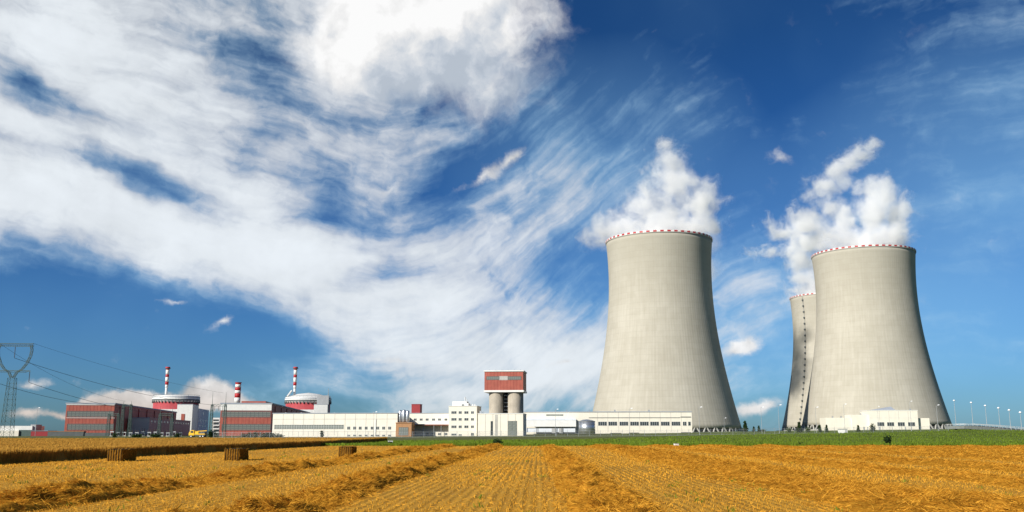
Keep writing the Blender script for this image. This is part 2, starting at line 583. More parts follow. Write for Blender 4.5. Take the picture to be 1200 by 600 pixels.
def tag(o, label, cat, group=None, kind=None):
    if label:
        o['label'] = label
    if cat:
        o['category'] = cat
    if group:
        o['group'] = group
    if kind:
        o['kind'] = kind
    return o


def thing(name, label, cat, loc=(0, 0, 0), rz=0.0, group=None):
    o = bpy.data.objects.new(name, None)
    o.empty_display_size = 0.5
    C.objects.link(o)
    o.location = loc
    o.rotation_euler = (0, 0, rz)
    return tag(o, label, cat, group)


def np_mesh(name, verts, quads, mats, mi=None, smooth=False):
    """fast mesh from numpy arrays: verts (n,3), quads (m,4)"""
    me = bpy.data.meshes.new(name)
    n, m = len(verts), len(quads)
    k = quads.shape[1]
    me.vertices.add(n)
    me.vertices.foreach_set('co', np.asarray(verts, np.float32).ravel())
    me.loops.add(m * k)
    me.loops.foreach_set('vertex_index', np.asarray(quads, np.int32).ravel())
    me.polygons.add(m)
    me.polygons.foreach_set('loop_start', np.arange(0, m * k, k, dtype=np.int32))
    for q in (mats if isinstance(mats, (list, tuple)) else [mats]):
        me.materials.append(MATS[q])
    if mi is not None:
        me.polygons.foreach_set('material_index', np.asarray(mi, np.int32))
    if smooth:
        me.polygons.foreach_set('use_smooth', np.ones(m, bool))
    me.update(calc_edges=True)
    return me


def blades(base, direc, width, side=None):
    """thin quads from base points along direc (both (n,3)); returns verts, quads"""
    n = len(base)
    if side is None:
        rnd = rng.normal(size=(n, 3))
        side = np.cross(direc, rnd)
    side = side / (np.linalg.norm(side, axis=1, keepdims=True) + 1e-9)
    h = side * (np.asarray(width).reshape(-1, 1) * 0.5)
    tip = base + direc
    v = np.stack([base - h, base + h, tip + h * 0.55, tip - h * 0.55], 1).reshape(-1, 3)
    q = np.arange(4 * n).reshape(-1, 4)
    return v, q


# smooth value noise in numpy
_perm = rng.random((64, 64))


def vnoise(x, y):
    x, y = np.asarray(x, float), np.asarray(y, float)
    xi, yi = np.floor(x).astype(int), np.floor(y).astype(int)
    fx, fy = x - xi, y - yi
    fx, fy = fx * fx * (3 - 2 * fx), fy * fy * (3 - 2 * fy)
    g = lambda i, j: _perm[i % 64, j % 64]
    return (g(xi, yi) * (1 - fx) + g(xi + 1, yi) * fx) * (1 - fy) + (g(xi, yi + 1) * (1 - fx) + g(xi + 1, yi + 1) * fx) * fy


def fbm(x, y, o=4):
    s, a, t = 0, 0.5, 0
    for k in range(o):
        s = s + a * vnoise(x * 2 ** k + 17 * k, y * 2 ** k + 31 * k)
        t += a
        a *= 0.5
    return s / t


# ------------------------------------------------------------------ terrain
def sstep(a, b, x):
    t = np.clip((x - a) / (b - a), 0, 1)
    return t * t * (3 - 2 * t)


FIELD_END = 163.0


def gz(x, y):
    x, y = np.asarray(x, float), np.asarray(y, float)
    u = x / np.maximum(y, 60.0)
    H = np.interp(u, [-0.6, -0.15, 0.0, 0.15, 0.35, 0.44, 0.50, 0.62, 0.9], [0.35, 0.5, 0.85, 1.2, 2.2, 2.8, 3.3, 2.5, 2.2])
    s = sstep(FIELD_END, 335, y)
    far = np.interp(u, [-0.2, 0.05, 0.35], [0.0, 1.3, 2.3]) * sstep(335, 720, y)
    z = s * H + far
    z = z + (fbm(x * 0.02, y * 0.02, 3) - 0.5) * 0.25 * sstep(FIELD_END - 20, FIELD_END + 60, y)
    return z


def gzf(x, y):
    return float(gz(x, y))


def build_ground():
    ys = np.concatenate([np.linspace(-60, 20, 9), np.linspace(24, 340, 80), np.linspace(350, 1200, 40), np.geomspace(1250, 9000, 22)])
    us = np.concatenate([np.linspace(-3, -0.8, 8), np.linspace(-0.75, 0.75, 76), np.linspace(0.8, 3, 8)])
    U, Yg = np.meshgrid(us, ys)
    X = U * np.maximum(np.abs(Yg), 60)
    Z = gz(X, Yg)
    v = np.stack([X, Yg, Z], -1).reshape(-1, 3)
    ny, nx = U.shape
    i = np.arange(ny * nx).reshape(ny, nx)
    q = np.stack([i[:-1, :-1], i[:-1, 1:], i[1:, 1:], i[1:, :-1]], -1).reshape(-1, 4)
    me = np_mesh('ground', v, q, 'meadow', smooth=True)
    o = link('ground', me)
    o['kind'] = 'structure'
    # the harvested field, a sheet just above the meadow
    ys = np.linspace(-40, FIELD_END, 120)
    xs = np.linspace(-190, 190, 160)
    X, Yg = np.meshgrid(xs, ys)
    edge = FIELD_END + (fbm(xs * 0.2, xs * 0 + 3, 3) - 0.5) * 1.2
    Yg = np.where(Yg >= FIELD_END - 0.01, edge[None, :], Yg)
    Z = gz(X, Yg) + 0.012 + (fbm(X * 0.5, Yg * 0.12, 3) - 0.5) * 0.02
    v = np.stack([X, Yg, Z], -1).reshape(-1, 3)
    ny, nx = X.shape
    i = np.arange(ny * nx).reshape(ny, nx)
    q = np.stack([i[:-1, :-1], i[:-1, 1:], i[1:, 1:], i[1:, :-1]], -1).reshape(-1, 4)
    o = link('harvested_field', np_mesh('harvested_field', v, q, 'field_soil', smooth=True))
    o['kind'] = 'structure'


build_ground()

# ------------------------------------------------------------------ cooling towers
TH = 155.0


def t_rad(z):
    return 41.0 * math.sqrt(1 + ((z - 122) / 113.0) ** 2)


LIP = 4.2


def tower_meshes():
    out = {}
    NR, SUB = 132, 4
    n = NR * SUB
    zs = np.concatenate([np.linspace(LIP, 150, 46), [153.0]])
    th = np.arange(n) * 2 * math.pi / n
    ribp = np.where(np.arange(n) % SUB == 0, 0.045, 0.0)
    ribp = np.where(np.arange(n) % SUB == 1, 0.045, ribp)
    v = []
    for z in zs:
        r = t_rad(z) + ribp
        v.append(np.stack([r * np.cos(th), r * np.sin(th), np.full(n, z)], -1))
    for z in zs[::-1]:
        r = t_rad(z) - 0.9
        v.append(np.stack([r * np.cos(th), r * np.sin(th), np.full(n, z)], -1))
    k = len(v)
    v = np.concatenate(v)
    i = np.arange(k * n).reshape(k, n)
    j = np.roll(i, -1, 1)
    kk = np.roll(i, -1, 0)
    kj = np.roll(j, -1, 0)
    q = np.stack([i, j, kj, kk], -1).reshape(-1, 4)
    out['shell'] = np_mesh('shell', v, q, 'tower_concrete')
    # rim walkway and its red and white markings
    m = MB()
    r = t_rad(153)
    m.lathe([(r - 1.2, 152.7), (r + 0.5, 152.7), (r + 0.5, 153.4), (r - 1.2, 153.4), (r - 1.2, 152.7)], 160, caps=False)
    out['walkway'] = m.mesh('walkway', 'concrete_grey')
    m = MB()
    N = 100
    for s in range(N):
        a0, a1 = 2 * math.pi * s / N, 2 * math.pi * (s + 1) / N
        vs = []
        for a in (a0, (a0 + a1) / 2, a1):
            for rr in (r + 0.1, r + 0.62):
                for z in (153.3, 154.5):
                    vs.append((rr * math.cos(a), rr * math.sin(a), z))
        fs = [(2, 3, 7, 6), (6, 7, 11, 10), (0, 4, 5, 1), (4, 8, 9, 5), (1, 5, 7, 3), (5, 9, 11, 7), (0, 2, 6, 4), (4, 6, 10, 8)]
        m.add(vs, fs, s % 2)
    out['warning_band'] = m.mesh('warning_band', ['white_paint', 'signal_red'])
    # V-shaped column pair, standing at angle 0
    m = MB()
    rb, rt = t_rad(LIP) + 0.9, t_rad(LIP) - 0.45
    da = 2 * math.pi / 44 * 0.40
    for s in (-1, 1):
        a = (rb, 0, -1.5)
        b = (rt * math.cos(da), s * rt * math.sin(da), LIP + 0.3)
        m.bar(a, b, 0.62, 6)
    out['column'] = m.mesh('column', 'concrete_grey')
    m = MB()
    m.cyl(0, 0, -2, LIP - 0.4, 54, 54, 64)  # near-black drum: shade inside the shell put into its colour
    out['basin'] = m.mesh('basin', 'dark')
    m = MB()
    m.lathe([(66, -2), (66, 0.6), (65.2, 0.6), (65.2, -2)], 96, caps=False)
    out['basin_kerb'] = m.mesh('basin_kerb', 'concrete_grey')
    # inspection ladder with its rest platforms, on the meridian facing -y
    m = MB()
    zz = np.linspace(7, 152, 40)
    for s in (-0.5, 0.5):
        for a, b in zip(zz[:-1], zz[1:]):
            m.bar((s, -t_rad(a) - 0.5, a), (s, -t_rad(b) - 0.5, b), 0.10)
    out['ladder'] = m.mesh('ladder', 'galv')
    m = MB()
    m.box(-.75, .75, -1.5, 0.1, -0.15, 0.1)
    for s in (-0.7, 0.7):
        m.box(s - 0.05, s + 0.05, -1.5, 0, 0.1, 1.7)
    m.box(-.75, .75, -1.55, -1.42, 0.1, 1.7)
    out['rest_platform'] = m.mesh('rest_platform', 'frame_dark')
    return out


TM = tower_meshes()


def tower(x, y, zb, ws, label, ladder_az=None):
    t = thing('cooling_tower', label, 'cooling tower', (x, y, zb), 0, 'concrete cooling towers')
    t.scale = (ws, ws, 1)
    link('shell', TM['shell'], t)
    link('walkway', TM['walkway'], t)
    link('warning_band', TM['warning_band'], t)
    link('basin', TM['basin'], t)
    link('basin_kerb', TM['basin_kerb'], t)
    for k in range(44):
        link('column', TM['column'], t, rot=(0, 0, 2 * math.pi * k / 44 + 0.02))
    if ladder_az is not None:
        l = link('ladder', TM['ladder'], t, rot=(0, 0, ladder_az))
        for z in np.linspace(12, 147, 21):
            link('rest_platform', TM['rest_platform'], l, loc=(0, -t_rad(z), float(z)))
    return t


T1 = (119.5, 741.0)
T2 = (313.5, 815.0)
T3 = (371.0, 1081.0)
T4 = (150.0, 975.0)
tower(*T1, 1.6, 1.0, 'nearest cooling tower, big pale concrete hyperboloid beside the long white building')
tower(*T2, 5.0, 1.022, 'large rightmost cooling tower with low white building at its foot')
tower(*T3, 5.0, 1.0, 'farthest cooling tower with ladder line, mostly hidden behind the rightmost tower', R(-59))
tower(*T4, 3.0, 1.0, 'cooling tower hidden behind the nearest cooling tower')

# ------------------------------------------------------------------ steam
def steam_mat(name, blobs, loc, seed, dens=0.115, rag=2.3):
    """white steam: soft lobes, broken up by billowing noise; everything in metres round the plume's own origin"""
    m = bpy.data.materials.new(name)
    m.use_nodes = True
    n = NT(m.node_tree)
    n.n.clear()
    tc = n.n.new('ShaderNodeTexCoord').outputs['Object']
    off = n.vmath('ADD', tc, (seed, 0, 0))
    wv = n.vmath('SUBTRACT', n.noise(off, 0.020, 2, 0.5, color=True), (0.5, 0.5, 0.5))
    wf = n.vmath('SUBTRACT', n.noise(off, 0.07, 3, 0.6, color=True), (0.5, 0.5, 0.5))
    P = n.vmath('ADD', tc, n.vmath('ADD', n.vmath('SCALE', wv, scale=22.0), n.vmath('SCALE', wf, scale=13.0)))
    fs = []
    for (x, y, z, r, k) in blobs:
        fs.append(n.math('MULTIPLY', n.blob(P, (x, y, z), (r * 1.3, r * 1.3, r * 1.2), 0, 'SPHERICAL'), k))
    f = n.maxi(fs)
    nz = n.noise(P, 0.05, 8, 0.70)
    f = n.math('ADD', f, n.math('MULTIPLY', n.math('SUBTRACT', nz, 0.5), rag))
    d = n.ramp(f, 0.18, 0.80)
    d = n.math('MULTIPLY', n.math('MULTIPLY', d, d), dens)
    # nothing condenses below the tower mouth
    pv = n.n.new('ShaderNodeVolumePrincipled')
    pv.inputs['Color'].default_value = (0.995, 0.995, 0.995, 1)
    pv.inputs['Anisotropy'].default_value = 0.0
    n.l.new(d, pv.inputs['Density'])
    o = n.n.new('ShaderNodeOutputMaterial')
    n.l.new(pv.outputs[0], o.inputs['Volume'])
    MATS[name] = m
    return m


def plume(label, tw, zr, pix, seed, **kw):
    """pix: lobes as (px, py, radius in px, strength, depth offset in m)"""
    o0 = Vector((tw[0], tw[1], zr))
    bl = []
    for (px, py, r, k, dy) in pix:
        p = at(px, py, tw[1] + dy)
        q = p - o0
        bl.append((q.x, q.y, q.z, r * p.y / F, k))
    name = 'steam_%d' % seed
    steam_mat(name, bl, o0, seed * 13.7, **kw)
    bm = bmesh.new()
    for x, y, z, r, k in bl:
        mtx = Matrix.Translation((x, y, z)) @ Matrix.Diagonal((1, 1, 0.95, 1))
        bmesh.ops.create_icosphere(bm, subdivisions=2, radius=r * 1.36, matrix=mtx)
    me = bpy.data.meshes.new('plume_lobes')
    bm.to_mesh(me)
    bm.free()
    tmp = bpy.data.objects.new('plume_lobes', me)
    C.objects.link(tmp)
    md = tmp.modifiers.new('remesh', 'REMESH')
    md.mode = 'VOXEL'
    md.voxel_size = 3.5
    dg = bpy.context.evaluated_depsgraph_get()
    me2 = bpy.data.meshes.new_from_object(tmp.evaluated_get(dg))
    bpy.data.objects.remove(tmp)
    me2.name = 'steam_plume'
    me2.materials.clear()
    me2.materials.append(MATS[name])
    o = link('steam_plume', me2, None, o0)
    return tag(o, label, 'steam plume', 'steam plumes')


plume('white steam plume narrowing upward from the mouth of the nearest cooling tower', T1, 157.0, [
    (770, 280, 46, 1.05, 0), (735, 272, 34, 1.0, 10), (806, 270, 36, 1.0, 5), (712, 270, 28, 0.85, 15), (832, 262, 24, 0.9, 5),
    (770, 248, 42, 1.0, 5), (815, 240, 38, 1.0, 5), (792, 215, 36, 0.95, 10), (836, 236, 22, 0.85, 0), (772, 208, 26, 0.8, 10),
    (786, 188, 26, 0.85, 12), (778, 170, 20, 0.8, 15), (752, 206, 12, 0.5, 15), (745, 246, 28, 0.8, 15), (698, 278, 20, 0.75, 20)], 1)
plume('white steam plume drifting low behind the left rim of the nearest cooling tower', T4, 158.0, [
    (765, 325, 44, 1.0, 0), (748, 302, 30, 0.9, 0), (712, 284, 24, 0.8, 0), (694, 280, 20, 0.75, 0), (760, 290, 34, 0.9, 0), (836, 285, 22, 0.8, -40),
    (810, 305, 34, 0.95, -10), (818, 314, 34, 1.05, -42), (800, 322, 40, 1.05, -46), (780, 308, 38, 1.0, -50), (815, 296, 34, 1.0, -42), (800, 284, 36, 1.0, -40), (824, 280, 28, 0.9, -44), (795, 264, 28, 0.9, -40)], 2, dens=0.035, rag=1.5)  # lobes added behind the nearest tower, unseen, to shade the farthest one
plume('white steam plume with forked top rising from the rightmost cooling tower', T2, 161.0, [
    (1012, 292, 44, 1.05, 0), (1042, 278, 34, 1.0, 0), (985, 280, 36, 1.0, 5), (1050, 255, 30, 1.0, 5), (1022, 250, 34, 1.0, 5),
    (990, 260, 28, 0.9, 10), (1028, 226, 26, 0.95, 8), (1006, 222, 18, 0.8, 8), (970, 242, 26, 0.85, 15), (955, 262, 24, 0.8, 15),
    (963, 218, 24, 0.85, 20), (978, 203, 22, 0.82, 20), (993, 190, 21, 0.82, 20), (1008, 178, 20, 0.8, 22), (1022, 170, 17, 0.75, 22), (1036, 186, 12, 0.45, 22), (948, 228, 18, 0.6, 20)], 3)
plume('thin white steam plume rising from the farthest cooling tower', T3, 161.0, [
    (960, 344, 38, 1.05, 0), (943, 325, 24, 0.95, 0), (940, 305, 26, 0.92, 0), (950, 285, 28, 0.9, 0), (925, 292, 24, 0.8, 0),
    (920, 272, 25, 0.8, 0), (903, 266, 19, 0.68, 0), (940, 262, 28, 0.9, 0), (908, 296, 18, 0.58, 0), (880, 296, 15, 0.58, 0)], 4)

# ------------------------------------------------------------------ plant buildings
TH_P = R(10)            # the reactor blocks stand turned ten degrees against the view
TH_W = R(-6)            # the works in front are turned the other way


class Bld:
    """a building thing whose front is laid out from photo pixels on its own front plane"""

    def __init__(self, name, label, cat, px, py, Y, group=None, rz=TH_P, sink=0.6):
        a = at(px, py, Y)
        self.z = min(a.z, gzf(a.x, a.y))
        self.A = Vector((a.x, a.y, self.z))
        self.rz = rz
        self.e = Vector((math.cos(rz), math.sin(rz), 0))
        self.d = Vector((-math.sin(rz), math.cos(rz), 0))
        self.t = thing(name, label, cat, self.A, rz, group)
        self.sink = sink

    def fp(self, px, py, off=0.0):
        o = Vector((0, 0, CH))
        r = ray(px, py)
        pt = self.A + self.d * off
        k = (pt - o).dot(self.d) / r.dot(self.d)
        h = o + r * k - self.A
        return h.dot(self.e), h.z

    def sp(self, px, py, s):
        """local depth and height where the pixel ray meets the side plane at local x = s"""
        o = Vector((0, 0, CH))
        r = ray(px, py)
        pt = self.A + self.e * s
        k = (pt - o).dot(self.e) / r.dot(self.e)
        h = o + r * k - self.A
        return h.dot(self.d), h.z

    def rect(self, x0, x1, y0, y1, off=0.0):
        s0, z1 = self.fp(x0, y0, off)
        s1, _ = self.fp(x1, y0, off)
        _, z0 = self.fp((x0 + x1) / 2, y1, off)
        return s0, s1, z0, z1

    def block(self, name, m, x0, x1, y0, y1, off=0.0, depth=20.0, parent=None, ground=False):
        s0, s1, z0, z1 = self.rect(x0, x1, y0, y1, off)
        if ground:
            z0 = -self.sink
        return MB().box(s0, s1, off, off + depth, z0, z1).build(name, m, parent or self.t)

    def panel(self, name, m, x0, x1, y0, y1, off=0.0, proud=0.12, parent=None):
        s0, s1, z0, z1 = self.rect(x0, x1, y0, y1, off)
        return MB().box(s0, s1, off - proud, off - 0.001, z0, z1).build(name, m, parent or self.t)

    def window(self, x0, x1, y0, y1, cols=1, rows=1, off=0.0, parent=None, fm='frame_light', gm='glass', name='window', fw=0.12):
        s0, s1, z0, z1 = self.rect(x0, x1, y0, y1, off)
        wd, h = s1 - s0, z1 - z0
        m = MB()
        fw = min(fw, 0.12 * min(wd, h) + 0.02)
        m.box(0, wd, -0.10, -0.002, 0, fw).box(0, wd, -0.10, -0.002, h - fw, h)
        m.box(0, fw, -0.10, -0.002, fw, h - fw).box(wd - fw, wd, -0.10, -0.002, fw, h - fw)
        cw, rh = (wd - 2 * fw) / cols, (h - 2 * fw) / rows
        for c in range(1, cols):
            m.box(fw + c * cw - fw / 2, fw + c * cw + fw / 2, -0.09, -0.002, fw, h - fw)
        for r in range(1, rows):
            m.box(fw, wd - fw, -0.085, -0.003, fw + r * rh - fw / 2, fw + r * rh + fw / 2)
        o = m.build(name, fm, parent or self.t, loc=(s0, off, z0))
        pm = MB().box(fw / 2, cw - fw / 2 if cols > 1 else cw - fw * 0.0, -0.05, -0.004, fw / 2, rh - fw / 2 if rows > 1 else rh).mesh('pane', gm)
        for c in range(cols):
            for r in range(rows):
                link('pane', pm, o, loc=(fw + c * cw, random.uniform(-.006, 0), fw + r * rh))
        return o


def seams(b, x0, x1, y0, y1, n, m='concrete_grey', off=0.0, wdt=0.16, name='wall_joint'):
    s0, s1, z0, z1 = b.rect(x0, x1, y0, y1, off)
    me = MB().box(-wdt / 2, wdt / 2, -0.05, -0.001, z0, z1).mesh(name, m)
    for k in range(1, n):
        link(name, me, b.t, loc=(s0 + (s1 - s0) * k / n, off, 0))


# ---- left turbine hall
def turbine_hall(label, xl, xr, yt, yb, Y, bands, depth_px, depth_py, rz):
    b = Bld('turbine_hall', label, 'turbine hall', xl, yb, Y, 'turbine halls', rz=rz)
    s0, s1, z0, z1 = b.rect(xl, xr, yt, yb)
    dep = min(b.sp(depth_px, depth_py, s1)[0], 285)
    MB().box(s0, s1, 0, dep, -1, z1).build('wall', 'red_panel', b.t)
    MB().box(s0 - 0.5, s1 + 0.5, -0.5, dep, z1, z1 + 0.9).build('roof', 'roof_grey', b.t)
    for kind, y0, y1 in bands:
        if kind == 'w':
            b.window(xl + 0.8, xr - 1.0, y0, y1, 12, 3, fm='frame_dark', gm='band_glass', name='window_band', fw=0.35)
        else:
            b.panel('cladding_band', kind, xl, xr, y0, y1, proud=0.3)
    seams(b, xl, xr, yt + 0.3, yb - 0.5, 14, 'dark_red', wdt=0.14, name='cladding_rib')
    for k in range(8):                                    # ribs on the shaded flank
        yy = dep * (k + 0.5) / 8
        MB().box(s1, s1 + 0.5, yy - 0.4, yy + 0.4, -1, z1 - 1).build('pilaster', 'dark_red', b.t)
    return b, s1, dep, z1


b, s1, dep, z1 = turbine_hall('red turbine hall at far left with two grey window bands', 78, 134.5, 473.5, 509.5, 620,
                              [('white_paint', 473.5, 474.7), ('w', 481.5, 489), ('w', 496.5, 504.3), ('white_paint', 489.4, 490.0)], 207, 483, R(11))
# hall annex
b = Bld('turbine_annex', 'grey low annex with a white end wall beside the far left red hall', 'annex', 154, 509, 668)
s0, s1, z0, z1 = b.rect(154, 175.5, 490, 509)
dep = min(b.sp(223, 497, s1)[0], 215)
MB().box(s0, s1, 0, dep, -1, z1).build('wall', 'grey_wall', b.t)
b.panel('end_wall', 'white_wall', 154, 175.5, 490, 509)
MB().box(s0 - 0.3, s1 + 0.4, -0.3, dep, z1, z1 + 0.5).build('roof', 'roof_grey', b.t)
wm = MB().box(0, 0.08, 0, 4.6, 0, 1.3).mesh('window', 'glass')
for k in range(14):
    link('window', wm, b.t, loc=(s1, dep * (k + 0.4) / 14.5, z1 - 2.8))


def reactor(label, label_stack, cx, xl, xr, y_top, y_ring0, y_ring1, y_base, Y, stack_x, dome_y):
    c = at(cx, y_base, Y)
    k = Y / F
    r = (xr - xl) / 2 * k
    zt, zr0, zr1 = at(cx, y_top, Y).z, at(cx, y_ring0, Y).z, at(cx, y_ring1, Y).z
    t = thing('reactor_building', label, 'reactor building', (c.x, c.y, 0), TH_P, 'reactor buildings')
    MB().cyl(0, 0, -1, zr1, r * 0.955, n=56).build('containment_drum', 'drum_red', t, True)
    MB().lathe([(r * 0.95, zr1), (r, zr1 + 1.2), (r, zr0), (r * 0.97, zt), (r * 0.5, zt + (at(cx, dome_y, Y).z - zt) * 0.7), (0.5, at(cx, dome_y, Y).z)], 56, caps=False).build('ring_wall', 'white_paint', t)
    MB().lathe([(r * 1.004, zt - 1.5), (r * 1.004, zt - 0.9)], 56, caps=False).build('ring_trim', 'roof_grey', t)
    bm_ = MB().box(r * 0.95, r * 1.006, -0.42, 0.42, zr1 - 1.0, zr1 + 1.5).mesh('bracket', 'frame_dark')
    for q in range(40):
        link('bracket', bm_, t, rot=(0, 0, 2 * math.pi * q / 40))
    MB().lathe([(r * 1.0015, zr1 + 1.3), (r * 1.0015, zr1 + 2.9)], 56, caps=False).build('ring_band', 'frame_dark', t)
    # roof rail
    m = MB()
    for q in range(36):
        a = 2 * math.pi * q / 36
        m.bar((r * .96 * math.cos(a), r * .96 * math.sin(a), zt), (r * .96 * math.cos(a), r * .96 * math.sin(a), zt + 1.4), 0.12)
    m.lathe([(r * .955, zt + 1.3), (r * .965, zt + 1.45)], 48, caps=False)
    m.build('roof_rail', 'galv', t)
    # vent stack of painted sections: a thing of its own
    p0, p1 = at(stack_x, y_top - 1, Y - r * 0.3), at(stack_x, 430, Y - r * 0.3)
    s = thing('vent_stack', label_stack, 'stack', (p0.x, p0.y, p0.z - 1), 0, 'vent stacks')
    h = p1.z - p0.z + 1
    secs = [(0, .30, 1.25, 'white_paint'), (.30, .40, 1.5, 'white_paint'), (.40, .50, 1.75, 'signal_red'), (.50, .655, 1.75, 'white_paint'),
            (.655, .745, 1.75, 'signal_red'), (.745, .90, 1.75, 'white_paint'), (.90, .945, 1.8, 'signal_red'), (.945, 1.0, 2.4, 'signal_red')]
    for a0, a1, rr, m in secs:
        MB().cyl(0, 0, h * a0, h * a1 - 0.02, rr, n=14).build('stack_section', m, s, True)
    MB().lathe([(1.8, h * .935), (2.9, h * .94), (2.9, h * .955), (1.8, h * .957)], 16, caps=False).build('gallery', 'frame_dark', s)
    return t, c, r, k


reactor('white ringed reactor building with red drum behind the far left hall', 'striped red and white vent stack over the far left reactor building',
        204, 178, 230.5, 464.5, 468, 471.5, 509, 985, 194.5, 462.5)
t2, c2, r2, k2 = reactor('domed reactor building with red drum behind the long white building', 'striped red and white vent stack over the domed reactor building',
                         359.5, 333, 386, 466, 468.5, 472.5, 509, 985, 345, 460.3)
pa, pb = at(335, 465, 985 - r2 * .5), at(341, 458, 985 - r2 * .3)
MB().bar(pa - Vector((c2.x, c2.y, 0)), pb - Vector((c2.x, c2.y, 0)), 1.0, 8).build('exhaust_duct', 'white_paint', t2)
t2.children[-1].rotation_euler[2] = -TH_P

# reactor annexes
b = Bld('reactor_annex', 'white block with pale side wall and square windows, right of the far left reactor', 'annex', 208, 509, 925, 'reactor annexes')
s0, s1, z0, z1 = b.rect(208, 226, 474, 509)
dep = min(b.sp(249, 480, s1)[0], 110)
MB().box(s0, s1, 0, dep * .35, -1, z1).build('wall', 'white_paint', b.t)
zl = b.sp(232, 478.5, s1)[1]
MB().box(s0 + 2, s1 + 0.4, dep * .35, dep, -1, zl).build('rear_wing', 'pale_blue_wall', b.t)
MB().box(s0 - 20, s0, 0.5, 16, -1, b.fp(200, 479.5)[1]).build('low_wing', 'white_paint', b.t)
MB().box(s0 - .2, s1 + .3, -.2, dep * .35, z1, z1 + .5).build('roof', 'roof_grey', b.t)
b.panel('red_panel', 'red_panel', 212.5, 216.5, 485, 497, proud=.4)
wm = MB().box(0, 0.1, 0, 4.0, 0, 2.6).mesh('window', 'glass')
for (yy, zz) in ((.45, .30), (.45, .50), (.62, .30), (.62, .50), (.8, .30), (.8, .50), (.62, .78)):
    link('window', wm, b.t, loc=(s1 + .4, dep * yy, zl * zz))

b, s1, dep, z1 = turbine_hall('red and white turbine hall beside the striped chimney', 259, 318.5, 473.5, 510.5, 640,
                              [('white_paint', 473.5, 481), ('w', 481.8, 489.2), ('w', 496.8, 504.5)], 363, 483.5, R(7))
b.block('roof_house', 'red_panel', 283, 311.5, 470, 474, off=30, depth=40)

# striped chimney
c = at(276, 509, 930)
t = thing('striped_chimney', 'short thick red and white striped chimney behind the turbine hall', 'chimney', (c.x, c.y, 0))
zs = [at(276, y, 930).z for y in (509, 472, 466, 461, 457.5, 454, 450.5, 448)]
for k, (za, zb) in enumerate(zip(zs[:-1], zs[1:])):
    MB().cyl(0, 0, za if k else -1, zb - 0.02, 2.95 - .03 * k, n=18).build('chimney_section', 'signal_red' if k % 2 == 0 and k else 'white_paint', t, True)
MB().lathe([(2.9, zs[-1] - .6), (3.3, zs[-1] - .5), (3.3, zs[-1]), (2.2, zs[-1])], 18, caps=False).build('rim', 'dark_red', t)

b = Bld('reactor_annex', 'white block with grey side and aerial right of the domed reactor', 'annex', 368, 509, 925, 'reactor annexes')
s0, s1, z0, z1 = b.rect(368, 384, 474, 509)
MB().box(s0, s1, 0, 20, -1, z1).build('wall', 'white_paint', b.t)
zl = b.sp(392, 479.5, s1)[1]
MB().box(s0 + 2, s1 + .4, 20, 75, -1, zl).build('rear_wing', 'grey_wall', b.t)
MB().box(s0 - 18, s0, .5, 18, -1, b.fp(360, 480)[1]).build('low_wing', 'white_paint', b.t)
MB().box(s0 - .2, s1 + .3, -.2, 20, z1, z1 + .5).build('roof', 'roof_grey', b.t)
m = MB()
m.bar((s1 - 1, 66, zl), (s1 - 1, 66, zl + 9), .25)
m.bar((s1 - 3, 66, zl), (s1 - 1, 66, zl + 4), .15)
m.bar((s1 + 1, 66, zl), (s1 - 1, 66, zl + 4), .15)
m.build('aerial', 'galv', b.t)

# stair building between the halls
b = Bld('stair_building', 'narrow white block with stacked balconies left of the striped chimney', 'building', 248.5, 509, 900)
b.block('wall', 'white_paint', 249, 257.5, 489.5, 509, depth=14, ground=True)
for k in range(4):
    b.panel('balcony_opening', 'glass', 250, 256.5, 491.5 + 4.2 * k, 493.4 + 4.2 * k)
    b.panel('balcony_rail', 'white_paint', 249.5, 257, 493.8 + 4.2 * k, 494.8 + 4.2 * k, proud=1.1)

# ---- long white office wing
b = Bld('office_wing', 'long low white wing with grey window ribbon in front of domed reactor', 'building', 320, 511.5, 455, rz=TH_W)
s0, s1, z0, z1 = b.rect(320, 466, 484.8, 511.5)
MB().box(s0, s1, 0, 22, -.8, z1).build('wall', 'white_wall', b.t)
MB().box(s0 - .2, s1 + .2, -.25, 22.2, z1, z1 + .35).build('roof_edge', 'roof_grey', b.t)
b.window(321.5, 403, 497.6, 503, 28, 2, fm='frame_light', gm='band_glass', name='window_ribbon', fw=.10)
seams(b, 320, 466, 485.5, 510.5, 12)
for zpy in (491.0, 505.5):
    b.panel('wall_joint', 'concrete_grey', 320.2, 465.8, zpy, zpy + .35, proud=.04)
for k, x in enumerate((408.5, 415.5, 422, 429, 436, 442.5, 449.5, 456.5)):
    b.window(x - 1.7, x + 1.9, 499.7, 503.6, 2, 1, fm='frame_light')
    b.window(x - 1.7, x + 1.9, 509.2, 511.4, 2, 1, fm='frame_light')
b.block('roof_light_mast', 'galv', 437.3, 437.8, 482.5, 485, off=3, depth=.2)
b.block('downpipe', 'white_paint', 439.4, 440.6, 491.5, 510.5, off=-.3, depth=.25)
for k, x in enumerate((334, 352, 372, 391, 447)):
    b.block('roof_vent', 'steel', x, x + 1.6, 483.6, 485, off=6, depth=1.2)

